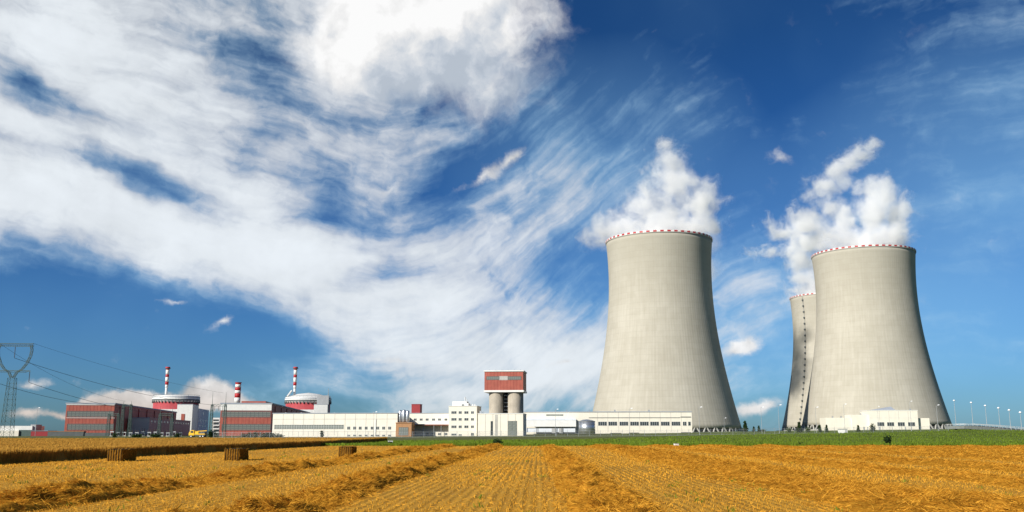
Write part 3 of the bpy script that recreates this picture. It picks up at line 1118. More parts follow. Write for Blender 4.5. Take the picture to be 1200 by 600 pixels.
# brown porch and silver tanks
b = Bld('entrance_porch', 'brown framed porch with grey glazing under the three silver tanks', 'porch', 464, 511, 447, rz=TH_W)
b.block('wall', 'brown_wall', 464, 482.3, 496, 511, depth=7, ground=True)
b.window(467.3, 478.6, 500.6, 510.4, 4, 2, fm='frame_dark', gm='band_glass', name='glazing')
b.block('coping', 'brown_wall', 463.6, 482.7, 495, 496, off=-.3, depth=7.6)
zroof = b.fp(470, 495)[1]
for k, (x, py, yy) in enumerate(((469.2, 480.5, 3.2), (473.6, 480.0, 3.0), (477.8, 480.8, 3.4))):
    sx, zt = b.fp(x, py, yy)
    wpt = b.A + b.e * sx + b.d * yy
    t = thing('silver_tank', ['left', 'middle', 'right'][k] + ' one of three upright silver tanks above the brown porch', 'tank', (wpt.x, wpt.y, b.z + zroof), 0, 'silver tanks on the porch')
    h = zt - zroof
    MB().lathe([(.85, .3), (.95, .5), (.95, h - .7), (.75, h - .25), (.1, h)], 20).build('vessel', 'steel', t, True)
    for a in range(3):
        MB().bar((.7 * math.cos(a * 2.1), .7 * math.sin(a * 2.1), 0), (.7 * math.cos(a * 2.1), .7 * math.sin(a * 2.1), .5), .07).build('leg', 'galv', t)
    for zz in (.3, .6):
        MB().lathe([(.97, h * zz), (.99, h * zz + .05), (.97, h * zz + .12)], 20, caps=False).build('hoop', 'galv', t)

# canopy building
b = Bld('canopy_building', 'white wing with six upper windows and long entrance canopy', 'building', 482, 511, 462, rz=TH_W)
b.block('wall', 'white_wall', 480, 526.5, 484.5, 511, depth=20, ground=True)
b.block('roof_edge', 'roof_grey', 480, 526.5, 483.9, 484.5, off=-.2, depth=20.3)
for x in (486.5, 493.5, 500.5, 508, 515, 522.5):
    b.window(x - 1.8, x + 1.9, 490.2, 493.2, 2, 1)
b.block('canopy', 'red_panel', 482.3, 526.3, 497.4, 498.3, off=-5.2, depth=5.2)
b.block('canopy_top', 'white_paint', 482.3, 526.3, 496.8, 497.4, off=-5.3, depth=5.3)
for x in (485, 496.5, 508.5, 517, 526):
    s, z = b.fp(x, 498.6, -5)
    MB().bar((s, -5, -.5), (s, -5, z), .13, 6).build('canopy_post', 'galv', b.t)
for x in (500.5, 508, 515, 522.5):
    b.window(x - 1.8, x + 1.9, 507.2, 510.2, 2, 1)
b = Bld('roof_plant_box', 'dark red box house on the roof behind the silver tanks', 'roof house', 482, 485, 470, rz=TH_W)
b.A.z = b.t.location.z = at(482, 485, 470).z
b.block('wall', 'dark_red', 482.3, 492.3, 474, 485.2, depth=5)
b.block('cap', 'dark_red', 482, 492.6, 473.5, 474, off=-.2, depth=5.4)

# four storey block
b = Bld('office_block', 'white four storey office block with rows of small windows and roof house', 'building', 526, 511.5, 452, rz=TH_W)
b.block('wall', 'white_wall', 526, 558.8, 476, 511.5, depth=15, ground=True)
b.block('parapet', 'white_paint', 525.7, 559.2, 475.5, 476, off=-.25, depth=15.5)
b.block('roof_house', 'white_paint', 530, 547, 470.4, 475.8, off=4, depth=6)
b.block('roof_house', 'white_paint', 541, 549, 472.5, 475.8, off=3, depth=5)
s, z = b.fp(545, 475, 6)
MB().bar((s, 6, z), (s, 6, z + 4), .22).bar((s + .8, 6, z), (s + .8, 6, z + 3), .14).build('mast', 'white_paint', b.t)
for x in (551, 553.5, 556):
    b.block('roof_cowl', 'white_paint', x, x + 1, 473.6, 475.6, off=5, depth=.5)
b.block('roof_house_window', 'glass', 540.8, 544, 474, 475.2, off=2.9, depth=.1)
for y in (482.2, 490.2, 498.9):
    b.window(528.8, 535, y - .5, y + 3.0, 3, 1)
    b.window(537.3, 541.2, y - .5, y + 3.0, 2, 1)
    b.window(544, 549, y - .5, y + 3.0, 2, 1)
    b.window(551.8, 555.5, y - .5, y + 3.0, 2, 1)
b.window(528.8, 535, 508, 510.6, 3, 1)
b.window(537.3, 541.2, 508.8, 510.8, 2, 1)
b.window(551.8, 555.5, 507, 510.8, 2, 1)

# annex under the silo tower
b = Bld('silo_base_building', 'plain white panelled building with tall grey window under the silo tower', 'building', 560, 511.5, 445, rz=TH_W)
b.block('wall', 'white_wall', 560, 613, 485, 511.5, depth=17, ground=True)
b.block('roof_edge', 'white_paint', 559.8, 613.3, 484.3, 485, off=-.2, depth=17.4)
b.window(575, 577.6, 493.5, 510.3, 1, 4, fm='frame_dark')
b.window(595, 605.8, 493.3, 510.4, 2, 4, fm='frame_dark', gm='band_glass')
seams(b, 560, 613, 485.2, 511, 6)
b.panel('stained_panel', 'concrete_grey', 580, 583.5, 486, 510.5, proud=.02)
b.block('roof_vent', 'steel', 562, 564, 481.5, 484.4, off=6, depth=1)
b.block('roof_vent', 'steel', 565.5, 567, 482.5, 484.4, off=7, depth=1)

# silo tower
b = Bld('silo_tower', 'red box house with window strip raised on grey concrete silos', 'silo tower', 567.5, 511, 449, rz=TH_W)
off = 0.0
s0, s1, z0, z1 = b.rect(567.8, 613, 435.5, 457.2)
D = 17.0
MB().box(s0, s1, 0, D, z0, z1).build('house', 'red_panel', b.t)
MB().box(s0 - .3, s1 + .3, -.3, D + .3, z0 - .9, z0).build('floor_edge', 'white_paint', b.t)
MB().box(s0 - .4, s1 + .4, -.4, D + .4, z1, z1 + .55).build('roof', 'white_paint', b.t)
for k in range(6):
    MB().box(s0 + 2 + k * 3, s0 + 2.5 + k * 3, 1, 1.4, z1 + .5, z1 + .9).build('roof_lug', 'roof_grey', b.t)
seams(b, 567.8, 613, 435.8, 457, 12, 'dark_red', wdt=.07, name='cladding_rib')
b.window(570, 585, 441, 445.2, 6, 2, fm='frame_dark', gm='band_glass', name='window_strip')
b.window(585.2, 595, 440.8, 445.4, 5, 2, fm='frame_light', gm='concrete_grey', name='window_strip')
b.window(595.2, 610.8, 441, 445.2, 6, 2, fm='frame_dark', gm='band_glass', name='window_strip')
rs = (b.fp(588.2, 470)[0] - b.fp(572, 470)[0]) / 2
for xc in (580, 602.3):
    for yy in (rs + .6, D - rs - .6):
        sc_ = b.fp(xc, 470)[0]
        MB().cyl(sc_, yy, -.5, z0 - .95, rs, n=32).build('silo', 'silo_concrete', b.t, True)
MB().box(b.fp(589.5, 470)[0], b.fp(593.5, 470)[0], 6, 8, -.5, z0 - 1).build('stair_shaft', 'dark', b.t)
for k in range(5):
    zz = b.fp(591, 463 + k * 4.4)[1]
    MB().box(b.fp(589, 470)[0], b.fp(593.8, 470)[0], 5.2, 6, zz, zz + .25).build('landing', 'galv', b.t)

# long low works building to the tower
b = Bld('works_building', 'long white works building running to the nearest cooling tower', 'building', 613.5, 509.5, 560, rz=R(-2))
b.block('wall', 'white_wall', 613.5, 810.5, 483, 509.5, depth=24, ground=True)
b.block('roof_edge', 'roof_grey', 613.3, 811, 482.2, 483, off=-.3, depth=24.5)
b.panel('string_course', 'frame_dark', 690, 797, 489.2, 489.8, proud=.2)
b.panel('shade_louvre', 'frame_dark', 797.5, 809.8, 488.2, 489.2, proud=.15)
for x in (706, 718, 731, 743.5, 755, 767, 779.5, 792):
    b.window(x - 5.2, x + 5.2, 494.0, 499.0, 4, 1, fm='frame_light', gm='glass')
b.window(800, 804.5, 494, 499, 2, 1)
b.window(806.2, 809.4, 494, 499, 1, 1)
for k, x in enumerate((699.8, 712, 724.5, 737.2, 749.3, 761, 773.3, 785.8, 798)):
    b.panel('wall_joint', 'concrete_grey', x, x + .35, 483.2, 506, proud=.03)
b.panel('plinth_vent', 'dark', 737, 749, 507, 508, proud=.05)
b.panel('plinth_vent', 'dark', 798, 810, 506.5, 507.5, proud=.05)
b.panel('plinth_vent', 'dark', 715, 728, 507.3, 508, proud=.05)
b.block('loading_canopy', 'pale_blue_wall', 615, 675, 490.8, 492.4, off=-7, depth=7)
b.block('canopy_fascia', 'white_paint', 615, 675, 492.5, 500, off=-7.05, depth=.3)
b.block('screen_wall', 'pale_blue_wall', 615, 674, 501.5, 506.5, off=-5.5, depth=.3)
for x in (616, 628.5, 651, 658, 674.5):
    s, z = b.fp(x, 500.5, -6.5)
    MB().bar((s, -6.5, -.5), (s, -6.5, z), .16, 6).build('canopy_post', 'frame_dark', b.t)
for x in (655, 646.5):
    b.panel('door', 'grey_wall', x, x + 5, 501.6, 507.5, off=-5.55)
b.panel('high_window', 'band_glass', 640, 660, 485.5, 487.3)
for x in (650.5, 663.5, 690, 720, 760):
    b.block('roof_vent', 'steel', x, x + 1.2, 480.2, 482.3, off=5, depth=.8)

# silver storage tank
p = at(688, 509.5, 538)
k = 538 / F
t = thing('storage_tank', 'round silver storage tank with shallow cone roof before the works building', 'tank', (p.x, p.y, gzf(p.x, p.y)))
h = at(688, 493.5, 538).z - gzf(p.x, p.y)
r = 9.4 * k
MB().cyl(0, 0, -.3, h, r, n=40).build('shell', 'steel', t, True)
MB().lathe([(r * 1.02, h), (r * .5, h + .75), (.15, h + 1.0)], 40, caps=False).build('roof', 'steel', t, True)
for q in (.25, .5, .75, .99):
    MB().lathe([(r + .02, h * q - .08), (r + .09, h * q - .08), (r + .09, h * q + .08), (r + .02, h * q + .08)], 40, caps=False).build('hoop', 'galv', t)
MB().bar((-r * .5 - .2, -r * .87 - .2, 0), (-r * .5 - .2, -r * .87 - .2, h + 1), .06).bar((-r * .5 + .3, -r * .87 - .3, 0), (-r * .5 + .3, -r * .87 - .3, h + 1), .06).build('ladder', 'galv', t)

# low building at the foot of the right tower
b = Bld('pump_house', 'low white stepped pump house at the foot of the rightmost tower', 'building', 967, 504.5, 640, rz=R(-4))
b.block('wall', 'white_wall', 1019, 1075, 481.2, 505, depth=22, ground=True)
b.block('left_wing', 'white_wall', 967.5, 1000, 489.5, 505, off=4, depth=16, ground=True)
b.block('left_wing', 'white_wall', 998, 1019.5, 486, 505, off=3, depth=18, ground=True)
b.block('right_wing', 'white_wall', 1075, 1089, 490, 505, off=3, depth=16, ground=True)
b.block('roof_edge', 'white_paint', 1018.7, 1075.3, 480.6, 481.2, off=-.2, depth=22.3)
s0, zz = b.fp(1018, 481, 8)
s1, _ = b.fp(1048, 481, 8)
zt = b.fp(1043, 476.6, 8)[1]
m = MB()
m.add([(s0, 5, zz), (s1, 5, zz), (s1 - 2, 8, zt), (s0 + 14, 8, zt), (s0, 14, zz), (s1, 14, zz)], [(0, 1, 2, 3), (5, 4, 3, 2), (1, 5, 2), (4, 0, 3)])
m.build('roof_gable', 'roof_grey', b.t)
for x in (1032, 1043.5, 1056, 1068):
    b.window(x - 4.2, x + 4.2, 494.7, 499.5, 3, 1)
for x in (1012, 1016, 1030, 1060):
    b.panel('door', 'grey_wall', x, x + 1.6, 500, 504)
seams(b, 1019, 1075, 481.5, 504, 5)
b.panel('wall_joint', 'frame_light', 1019, 1075, 489.6, 489.9, proud=.04)
for x in (975, 985, 1008, 1066):
    b.block('roof_vent', 'steel', x, x + 1.5, 484.5 if x < 1010 and x > 1000 else 488 if x < 1000 else 479.2, 490 if x < 1000 else 486 if x < 1010 else 481, off=8, depth=1)
# kiosk
b = Bld('kiosk', 'small white kiosk cabin on the grass below the rightmost tower', 'kiosk', 984.5, 508.5, 345, rz=0)
b.block('wall', 'white_paint', 984.7, 993, 503, 508.5, depth=2.6, ground=True)
b.block('roof', 'concrete_grey', 984.2, 993.5, 502.4, 503, off=-.2, depth=3)
b.panel('door', 'grey_wall', 990, 992.4, 503.8, 508.3, proud=.05)

# ---- low sheds at far left
b = Bld('storage_shed', 'pale low shed with bright roof behind the pylon foot', 'shed', -20, 511.5, 620)
b.block('wall', 'white_wall', -30, 22, 504.5, 511.5, depth=30, ground=True)
b.block('roof', 'white_paint', -31, 38, 499, 504.5, off=2, depth=26)
b.block('end_house', 'grey_wall', 36, 42.5, 497.5, 504.5, off=3, depth=12, )
b.block('green_wall', 'green_steel', 22, 36.5, 503.8, 511.5, off=1, depth=26, ground=True)
b = Bld('red_shed', 'low red shed left of the red turbine hall', 'shed', 36.5, 511.5, 615)
b.block('wall', 'dark_red', 36.5, 56, 505.2, 511.5, depth=20, ground=True)
b.block('roof', 'roof_grey', 36.2, 56.3, 504.7, 505.2, off=-.3, depth=20.5)
b = Bld('boundary_wall', 'long dark low wall in front of the red turbine hall', 'wall', 56, 511.5, 600)
b.block('wall', 'frame_dark', 56, 98, 505.8, 511.5, depth=6, ground=True)
b.block('coping', 'brown_wall', 56, 98.3, 505.3, 505.8, off=-.2, depth=6.4)
b.block('wall_end', 'frame_dark', 98, 130, 507.2, 511.5, off=.5, depth=4, ground=True)

# ------------------------------------------------------------------ field: windrows, stubble, wheat, bales
ROW = R(-1.6)                         # rows run a little to the right of the view
RC, RS = math.cos(ROW), math.sin(ROW)


def row_xy(X, L):
    """field coordinates (across, along) to world"""
    return X * RC - L * RS, X * RS + L * RC


def tri_pack(parts):
    vs, qs, ms, o = [], [], [], 0
    for v, q, mi in parts:
        vs.append(v)
        qs.append(q + o)
        ms.append(np.full(len(q), mi))
        o += len(v)
    return np.concatenate(vs), np.concatenate(qs), np.concatenate(ms)


def windrow(X0, width, height, L0, L1, dens, label, seed, lump=1.0):
    sx = seed * 11.3
    # rows waver a little, and break into heaps where the baler left them
    def centre(L):
        return X0 + (fbm(L * 0.05 + sx, L * 0 + seed, 3) - 0.5) * width * 0.5

    def hgt(t, L):
        prof = np.clip(1 - np.abs(t) ** 2.2, 0, 1) ** 0.8
        a = fbm(L * 0.22 + sx, t * 0.6 + seed, 2)
        c = fbm(L * 0.75 + sx, t * width * 0.75 + seed * 3, 3)
        e = fbm(L * 2.0 + sx, t * width * 1.9 + seed * 5, 4)
        h = prof * height * (0.30 + 0.70 * a + lump * 1.7 * (c - 0.45) + 1.5 * (e - 0.5))
        gap = sstep(0.22, 0.42, fbm(L * 0.13 + sx * 2, L * 0 + seed, 3))
        return np.maximum(h * (0.15 + 0.85 * gap), -0.01)
    step = np.concatenate([np.arange(L0, min(70, L1), 0.16), np.arange(70, L1, 0.35)]) if L0 < 70 else np.arange(L0, L1, 0.35)
    nt = 22
    ts = np.linspace(-1, 1, nt)
    Tg, Lg = np.meshgrid(ts, step)
    Xc = centre(Lg) + Tg * width / 2
    wx, wy = row_xy(Xc, Lg)
    Z = hgt(Tg, Lg) + gz(wx, wy) + 0.01
    v = np.stack([wx, wy, Z], -1).reshape(-1, 3)
    nl = len(step)
    i = np.arange(nl * nt).reshape(nl, nt)
    q = np.stack([i[:-1, :-1], i[:-1, 1:], i[1:, 1:], i[1:, :-1]], -1).reshape(-1, 4)
    # loose straw lying in and sticking out of it
    parts = [(v, q, 0)]
    n = int(dens * (L1 - L0))
    # more straws near the viewer
    u = rng.random(n)
    Ls = L0 + (L1 - L0) * u ** 1.9
    t = np.clip(rng.normal(0, 0.5, n), -1.25, 1.25)
    sc_ = 1 + np.clip((Ls - 40) / 60, 0, 1.6)
    Xs = centre(Ls) + t * width / 2
    wx, wy = row_xy(Xs, Ls)
    zz = np.where(np.abs(t) < 1, hgt(t, Ls), 0) + gz(wx, wy) + 0.015
    az = fbm(wx * 0.9 + sx, wy * 0.9, 2) * 9.0 + rng.normal(0, 0.75, n)
    el = np.abs(rng.normal(0.05, 0.30, n))
    ln = rng.uniform(0.10, 0.32, n) * (0.85 + 0.15 * sc_)
    d = np.stack([np.cos(az) * np.cos(el), np.sin(az) * np.cos(el), np.sin(el)], -1) * ln[:, None]
    wd = rng.uniform(0.007, 0.016, n) * sc_
    bv, bq = blades(np.stack([wx, wy, zz], -1), d, wd)
    pick = rng.random(n) < 0.38
    k = np.arange(n)
    parts.append((bv, bq[pick], 1))
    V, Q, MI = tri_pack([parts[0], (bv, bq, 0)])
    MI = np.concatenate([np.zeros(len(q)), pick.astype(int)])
    ox, oy = row_xy(X0, L0)
    V = V - np.array([ox, oy, 0])
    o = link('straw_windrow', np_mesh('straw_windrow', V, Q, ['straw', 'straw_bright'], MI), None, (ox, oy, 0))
    return tag(o, label, 'windrow', 'straw windrows')


rows = [
    (-15.2, 2.6, 0.33, 12, 158, 800, 'thick broken straw windrow at left, farther of the two left rows'),
    (-7.0, 2.4, 0.36, 12, 160, 800, 'thick broken straw windrow at left, nearest the central stubble strip'),
    (2.0, 2.6, 0.3, 12, 159, 330, 'low spread straw windrow just right of the central stubble strip'),
    (12.2, 6.2, 0.27, 12, 160, 900, 'widest straw swath, filling the lower right corner of the field'),
    (20.0, 3.4, 0.22, 18, 161, 360, 'second straw row beyond the widest swath at right'),
    (28.0, 5.0, 0.22, 30, 161, 420, 'broad third straw row beyond the widest swath at right'),
    (37.5, 4.2, 0.20, 44, 161, 260, 'fourth straw row beyond the widest swath at right'),
    (46.0, 4.2, 0.19, 56, 161, 230, 'fifth straw row beyond the widest swath at right'),
    (54.5, 4.2, 0.18, 70, 161, 210, 'sixth straw row beyond the widest swath at right'),
    (63.0, 4.2, 0.18, 84, 161, 200, 'seventh straw row beyond the widest swath at right'),
    (71.5, 4.2, 0.18, 98, 161, 200, 'eighth straw row beyond the widest swath at right, near the grass bank'),
    (80.0, 4.2, 0.18, 112, 161, 200, 'far right straw row, last one before the grass bank'),
]
for k, (X0, wd, hh, L0, L1, dn, lb) in enumerate(rows):
    windrow(X0, wd, hh, L0, L1, dn, lb, k + 1)


def stubble():
    V, Q = [], []
    parts = []
    # close rows, then coarser clumps farther away
    for (La, Lb, dx, dl, hmin, hmax, wd) in ((12, 42, 0.33, 0.10, 0.035, 0.085, 0.020), (42, 85, 0.33, 0.24, 0.05, 0.11, 0.04), (85, 162, 0.66, 0.5, 0.05, 0.11, 0.08)):
        half = 0.60 * Lb + 3
        xs = np.arange(-min(half, 37.0), half, dx)
        ls = np.arange(La, Lb, dl)
        X, L = np.meshgrid(xs, ls)
        X, L = X.ravel(), L.ravel()
        keep = (np.abs(X) < 0.60 * L + 2) & (rng.random(len(X)) < np.clip(2.6 * fbm(X * 0.35, L * 0.09, 4) - 0.55, 0.12, 0.95))
        X, L = X[keep], L[keep]
        n = len(X)
        X = X + rng.normal(0, dx * 0.16, n)
        L = L + rng.normal(0, dl * 0.4, n)
        wx, wy = row_xy(X, L)
        h = rng.uniform(hmin, hmax, n) * (0.65 + 0.7 * fbm(wx * 0.3, wy * 0.06, 3))
        base = np.stack([wx, wy, gz(wx, wy)], -1)
        d = np.stack([rng.normal(0, 0.35, n), rng.normal(0, 0.35, n), np.ones(n)], -1) * h[:, None]
        side = np.stack([np.ones(n), rng.normal(0, 0.6, n), np.zeros(n)], -1)
        v, q = blades(base, d, np.full(n, wd) * rng.uniform(0.6, 1.3, n), side)
        parts.append((v, q, 0))
    # chaff lying between the rows
    n = 26000
    L = 13 + 100 * rng.random(n) ** 1.7
    X = (rng.random(n) * 2 - 1) * (0.6 * L + 2)
    ok = X > -37.5
    X, L = X[ok], L[ok]
    n = len(X)
    wx, wy = row_xy(X, L)
    az = rng.random(n) * 2 * math.pi
    d = np.stack([np.cos(az), np.sin(az), rng.uniform(0, .35, n)], -1) * rng.uniform(.05, .20, n)[:, None]
    v, q = blades(np.stack([wx, wy, gz(wx, wy) + rng.uniform(.02, .10, n)], -1), d, rng.uniform(.007, .013, n) * (1 + L / 70))
    parts.append((v, q, 1))
    # green volunteers coming up here and there
    nc = 260
    L = 14 + 110 * rng.random(nc) ** 1.5
    X = (rng.random(nc) * 2 - 1) * (0.6 * L + 2)
    ok = X > -36
    X, L = np.repeat(X[ok], 12), np.repeat(L[ok], 12)
    n = len(X)
    X, L = X + rng.normal(0, .12, n), L + rng.normal(0, .25, n)
    wx, wy = row_xy(X, L)
    d = np.stack([rng.normal(0, .06, n), rng.normal(0, .06, n), rng.uniform(.06, .16, n)], -1)
    v, q = blades(np.stack([wx, wy, gz(wx, wy)], -1), d, rng.uniform(.01, .025, n) * (1 + L / 60))
    parts.append((v, q, 2))
    V, Q, MI = tri_pack(parts)
    o = link('stubble', np_mesh('stubble', V, Q, ['stubble', 'straw_bright', 'grass_blades'], MI))
    tag(o, 'short golden stubble standing in drill rows over the cut field', 'stubble', kind='stuff')


stubble()


def wheat():
    XE = -37.5
    HW = 0.92
    # a ragged, closed body of standing corn
    ls = np.concatenate([np.arange(40, 232, 0.8)])
    xs = XE - np.array([0, 0.15, 0.5, 1.2, 2.5, 4, 7, 11, 16, 23, 32, 44, 60, 80, 105, 135])
    Xg, Lg = np.meshgrid(xs, ls)
    Xg = Xg + (fbm(Lg * 0.3, Xg * 0, 3) - 0.5) * 0.9 * (Xg > XE - 1)
    wx, wy = row_xy(Xg, Lg)
    Z = gz(wx, wy) + HW * 0.86 + (fbm(wx * 0.25, wy * 0.25, 3) - 0.5) * 0.16 + (fbm(wx * 1.5, wy * 1.5, 2) - 0.5) * 0.12
    Z[:, 0] -= HW
    v = np.stack([wx, wy, Z], -1).reshape(-1, 3)
    ny, nx = Xg.shape
    i = np.arange(ny * nx).reshape(ny, nx)
    q = np.stack([i[:-1, :-1], i[1:, :-1], i[1:, 1:], i[:-1, 1:]], -1).reshape(-1, 4)
    # far end face
    e = v.reshape(ny, nx, 3)[0].copy()
    e2 = e.copy()
    e2[:, 2] -= HW
    o0 = len(v)
    v = np.concatenate([v, e, e2])
    q2 = np.array([(o0 + k, o0 + k + 1, o0 + nx + k + 1, o0 + nx + k) for k in range(nx - 1)])
    parts = [(v, np.concatenate([q, q2]), 0)]
    # stalks on the cut edge
    n = 60000
    L = 42 + 190 * rng.random(n) ** 1.25
    X = XE + 0.1 - np.abs(rng.normal(0, .5, n)) + (fbm(L * 0.3, L * 0 + XE, 3) - 0.5) * 0.9
    wx, wy = row_xy(X, L)
    h = HW * rng.uniform(.72, 1.12, n)
    d = np.stack([rng.normal(0, .10, n), rng.normal(0, .10, n), np.ones(n)], -1) * h[:, None]
    bv, bq = blades(np.stack([wx, wy, gz(wx, wy)], -1), d, rng.uniform(.012, .03, n) * (1 + L / 80), np.stack([np.ones(n), rng.normal(0, .5, n), np.zeros(n)], -1))
    parts.append((bv, bq, 0))
    # ears over the top
    n = 110000
    L = 42 + 189 * rng.random(n) ** 1.15
    X = XE - 95 * rng.random(n) ** 1.9
    wx, wy = row_xy(X, L)
    top = gz(wx, wy) + HW * 0.80 + (fbm(wx * 0.25, wy * 0.25, 3) - 0.5) * 0.16
    d = np.stack([rng.normal(.05, .10, n), rng.normal(0, .10, n), rng.uniform(.10, .26, n)], -1)
    bv, bq = blades(np.stack([wx, wy, top], -1), d, rng.uniform(.02, .04, n) * (1 + L / 90))
    parts.append((bv, bq, 0))
    V, Q, MI = tri_pack(parts)
    o = link('standing_wheat', np_mesh('standing_wheat', V, Q, ['wheat'], MI))
    tag(o, 'strip of uncut ripe wheat along the left of the field', 'wheat', kind='stuff')


wheat()


def bale(px, py, label, head, seed):
    d = ray(px, py)
    k = -CH / d.z
    p = Vector((0, 0, CH)) + d * k
    t = thing('straw_bale', label, 'bale', (p.x, p.y, gzf(p.x, p.y) + .01), head, 'straw bales')
    W, H, Ln = 1.16, 0.88, 2.45
    rs_ = np.random.default_rng(seed)
    # pressed flakes one behind the other
    nfl = 9
    for j in range(nfl):
        y0 = Ln * j / nfl
        m = MB()
        nx, nz = 9, 7
        a = rs_.normal(0, .012, (2, nz, nx, 3))
        ex = rs_.uniform(-.02, .02)
        vs = []
        for s in range(2):
            for iz in range(nz):
                for ix in range(nx):
                    x = -W / 2 + W * ix / (nx - 1)
                    z = H * iz / (nz - 1)
                    bul = .03 * math.sin(math.pi * ix / (nx - 1)) * math.sin(math.pi * iz / (nz - 1))
                    yy = y0 - bul if s == 0 else y0 + Ln / nfl - .02
                    rx = 1 + ex
                    o_ = a[s, iz, ix]
                    vs.append((x * rx + o_[0], yy + o_[1], max(0, z + o_[2])))
        fs = []
        g = lambda s, iz, ix: s * nz * nx + iz * nx + ix
        for iz in range(nz - 1):
            for ix in range(nx - 1):
                fs.append((g(0, iz, ix), g(0, iz, ix + 1), g(0, iz + 1, ix + 1), g(0, iz + 1, ix)))
                fs.append((g(1, iz, ix), g(1, iz + 1, ix), g(1, iz + 1, ix + 1), g(1, iz, ix + 1)))
            for ix in (0, nx - 1):
                fs.append((g(0, iz, ix), g(0, iz + 1, ix), g(1, iz + 1, ix), g(1, iz, ix)))
        for ix in range(nx - 1):
            for iz in (0, nz - 1):
                fs.append((g(0, iz, ix), g(0, iz, ix + 1), g(1, iz, ix + 1), g(1, iz, ix)))
        m.add(vs, fs)
        m.build('flake', 'bale_straw', t)
    for j in range(6):
        x = -W / 2 + W * (j + .5) / 6
        m = MB()
        e = .045
        for A, B in (((x, -e, 0), (x, -e, H + .02)), ((x, -e, H + .02), (x, Ln + e, H + .02)), ((x, Ln + e, H + .02), (x, Ln + e, 0))):
            m.bar(A, B, .024, 5)
        m.build('twine', 'twine', t)
    n = 220
    f = rs_.integers(0, 3, n)
    x = np.where(f == 1, W / 2, rs_.uniform(-W / 2, W / 2, n))
    y = np.where(f == 0, -.02, rs_.uniform(0, Ln, n))
    z = np.where(f == 2, H, rs_.uniform(0, H, n))
    d = rs_.normal(0, .10, (n, 3))
    v, q = blades(np.stack([x, y, z], -1), d, np.full(n, .016))
    o = link('loose_straw', np_mesh('loose_straw', v, q, ['straw_bright']), t)
    o['kind'] = 'stuff'


bale(134, 541, 'leftmost square straw bale, nearest the standing wheat at left', R(-2), 1)
bale(271, 540, 'middle one of the three square straw bales', R(-2), 2)
bale(404, 535.7, 'smallest and farthest right of the three square straw bales', R(-2), 3)

# ------------------------------------------------------------------ bank grass
def bank_grass():
    n = 46000
    u = rng.uniform(-.34, .60, n)
    L = FIELD_END - .5 + np.interp(u, [.05, .25], [80, 165]) * rng.random(n) ** 1.7
    x, y = u * L, L
    h = rng.uniform(.15, .5, n) * np.where(L < FIELD_END + 4, 1.1, .75)
    d = np.stack([rng.normal(0, .25, n), rng.normal(0, .25, n), np.ones(n)], -1) * h[:, None]
    v, q = blades(np.stack([x, y, gz(x, y) - .02], -1), d, rng.uniform(.06, .18, n), np.stack([np.ones(n), rng.normal(0, .5, n), np.zeros(n)], -1))
    o = link('bank_grass', np_mesh('bank_grass', v, q, 'grass_blades'))
    tag(o, 'rough green grass on the bank behind the field', 'grass', kind='stuff')


bank_grass()


# ------------------------------------------------------------------ trees and shrubs
def crown_mesh(pts, size, m, name):
    """many small leaf faces round given centres"""
    n = len(pts)
    d = rng.normal(size=(n, 3))
    d = d / np.linalg.norm(d, axis=1, keepdims=True) * (size * rng.uniform(.6, 1.3, n))[:, None]
    v, q = blades(np.asarray(pts), d, size * rng.uniform(.5, .9, n))
    return np_mesh(name, v, q, m)


def conifer(px, py_t, py_b, Y, label, wide=0.34):
    p = at(px, py_b, Y)
    z0 = gzf(p.x, p.y)
    h = at(px, py_t, Y).z - z0
    t = thing('conifer_tree', label, 'conifer', (p.x, p.y, z0), 0, 'young conifers along the plant road')
    MB().bar((0, 0, -.3), (0, 0, h * .93), h * .022, 6, r1=.02).build('trunk', 'bark', t)
    m = MB()
    pts = []
    for k in range(16):
        z = h * (.10 + .85 * k / 16)
        r = h * wide * (1 - z / h) * random.uniform(.8, 1.15)
        for j in range(7):
            a = random.uniform(0, 6.28)
            e = Vector((r * math.cos(a), r * math.sin(a), z - r * .22))
            m.bar((0, 0, z), e, h * .006, 3, r1=.01)
            for q in range(10):
                f = random.uniform(.15, 1.05)
                w_ = .10 * r + .12
                pts.append((e.x * f + random.gauss(0, w_), e.y * f + random.gauss(0, w_), z - r * .22 * f + random.gauss(0, w_ * .7)))
    m.build('branch', 'bark', t)
    link('crown', crown_mesh(pts, h * .085, 'needles', 'crown'), t)


def shrub(px, py_t, py_b, Y, wpx, label, m='leaves', name='shrub', group='shrubs on the grass bank', dens=420):
    p = at(px, py_b, Y)
    z0 = gzf(p.x, p.y)
    h = at(px, py_t, Y).z - z0
    w_ = wpx * Y / F / 2
    t = thing(name, label, 'shrub', (p.x, p.y, z0), 0, group)
    mb = MB()
    pts = []
    for j in range(9):
        a = random.uniform(0, 6.28)
        rr = random.uniform(.1, .75)
        tip = Vector((w_ * rr * math.cos(a), w_ * rr * math.sin(a), h * random.uniform(.55, .95)))
        mb.bar((0, 0, -.2), tip, .035 * h * .5, 4, r1=.01)
        for q in range(dens // 9):
            f = random.uniform(.15, 1.05)
            s = .26 * w_
            pts.append((tip.x * f + random.gauss(0, s), tip.y * f + random.gauss(0, s), max(.03, tip.z * f + random.gauss(0, h * .10))))
    mb.build('stem', 'bark', t)
    link('foliage', crown_mesh(pts, .10 * max(h, w_) + .08, m, 'foliage'), t)


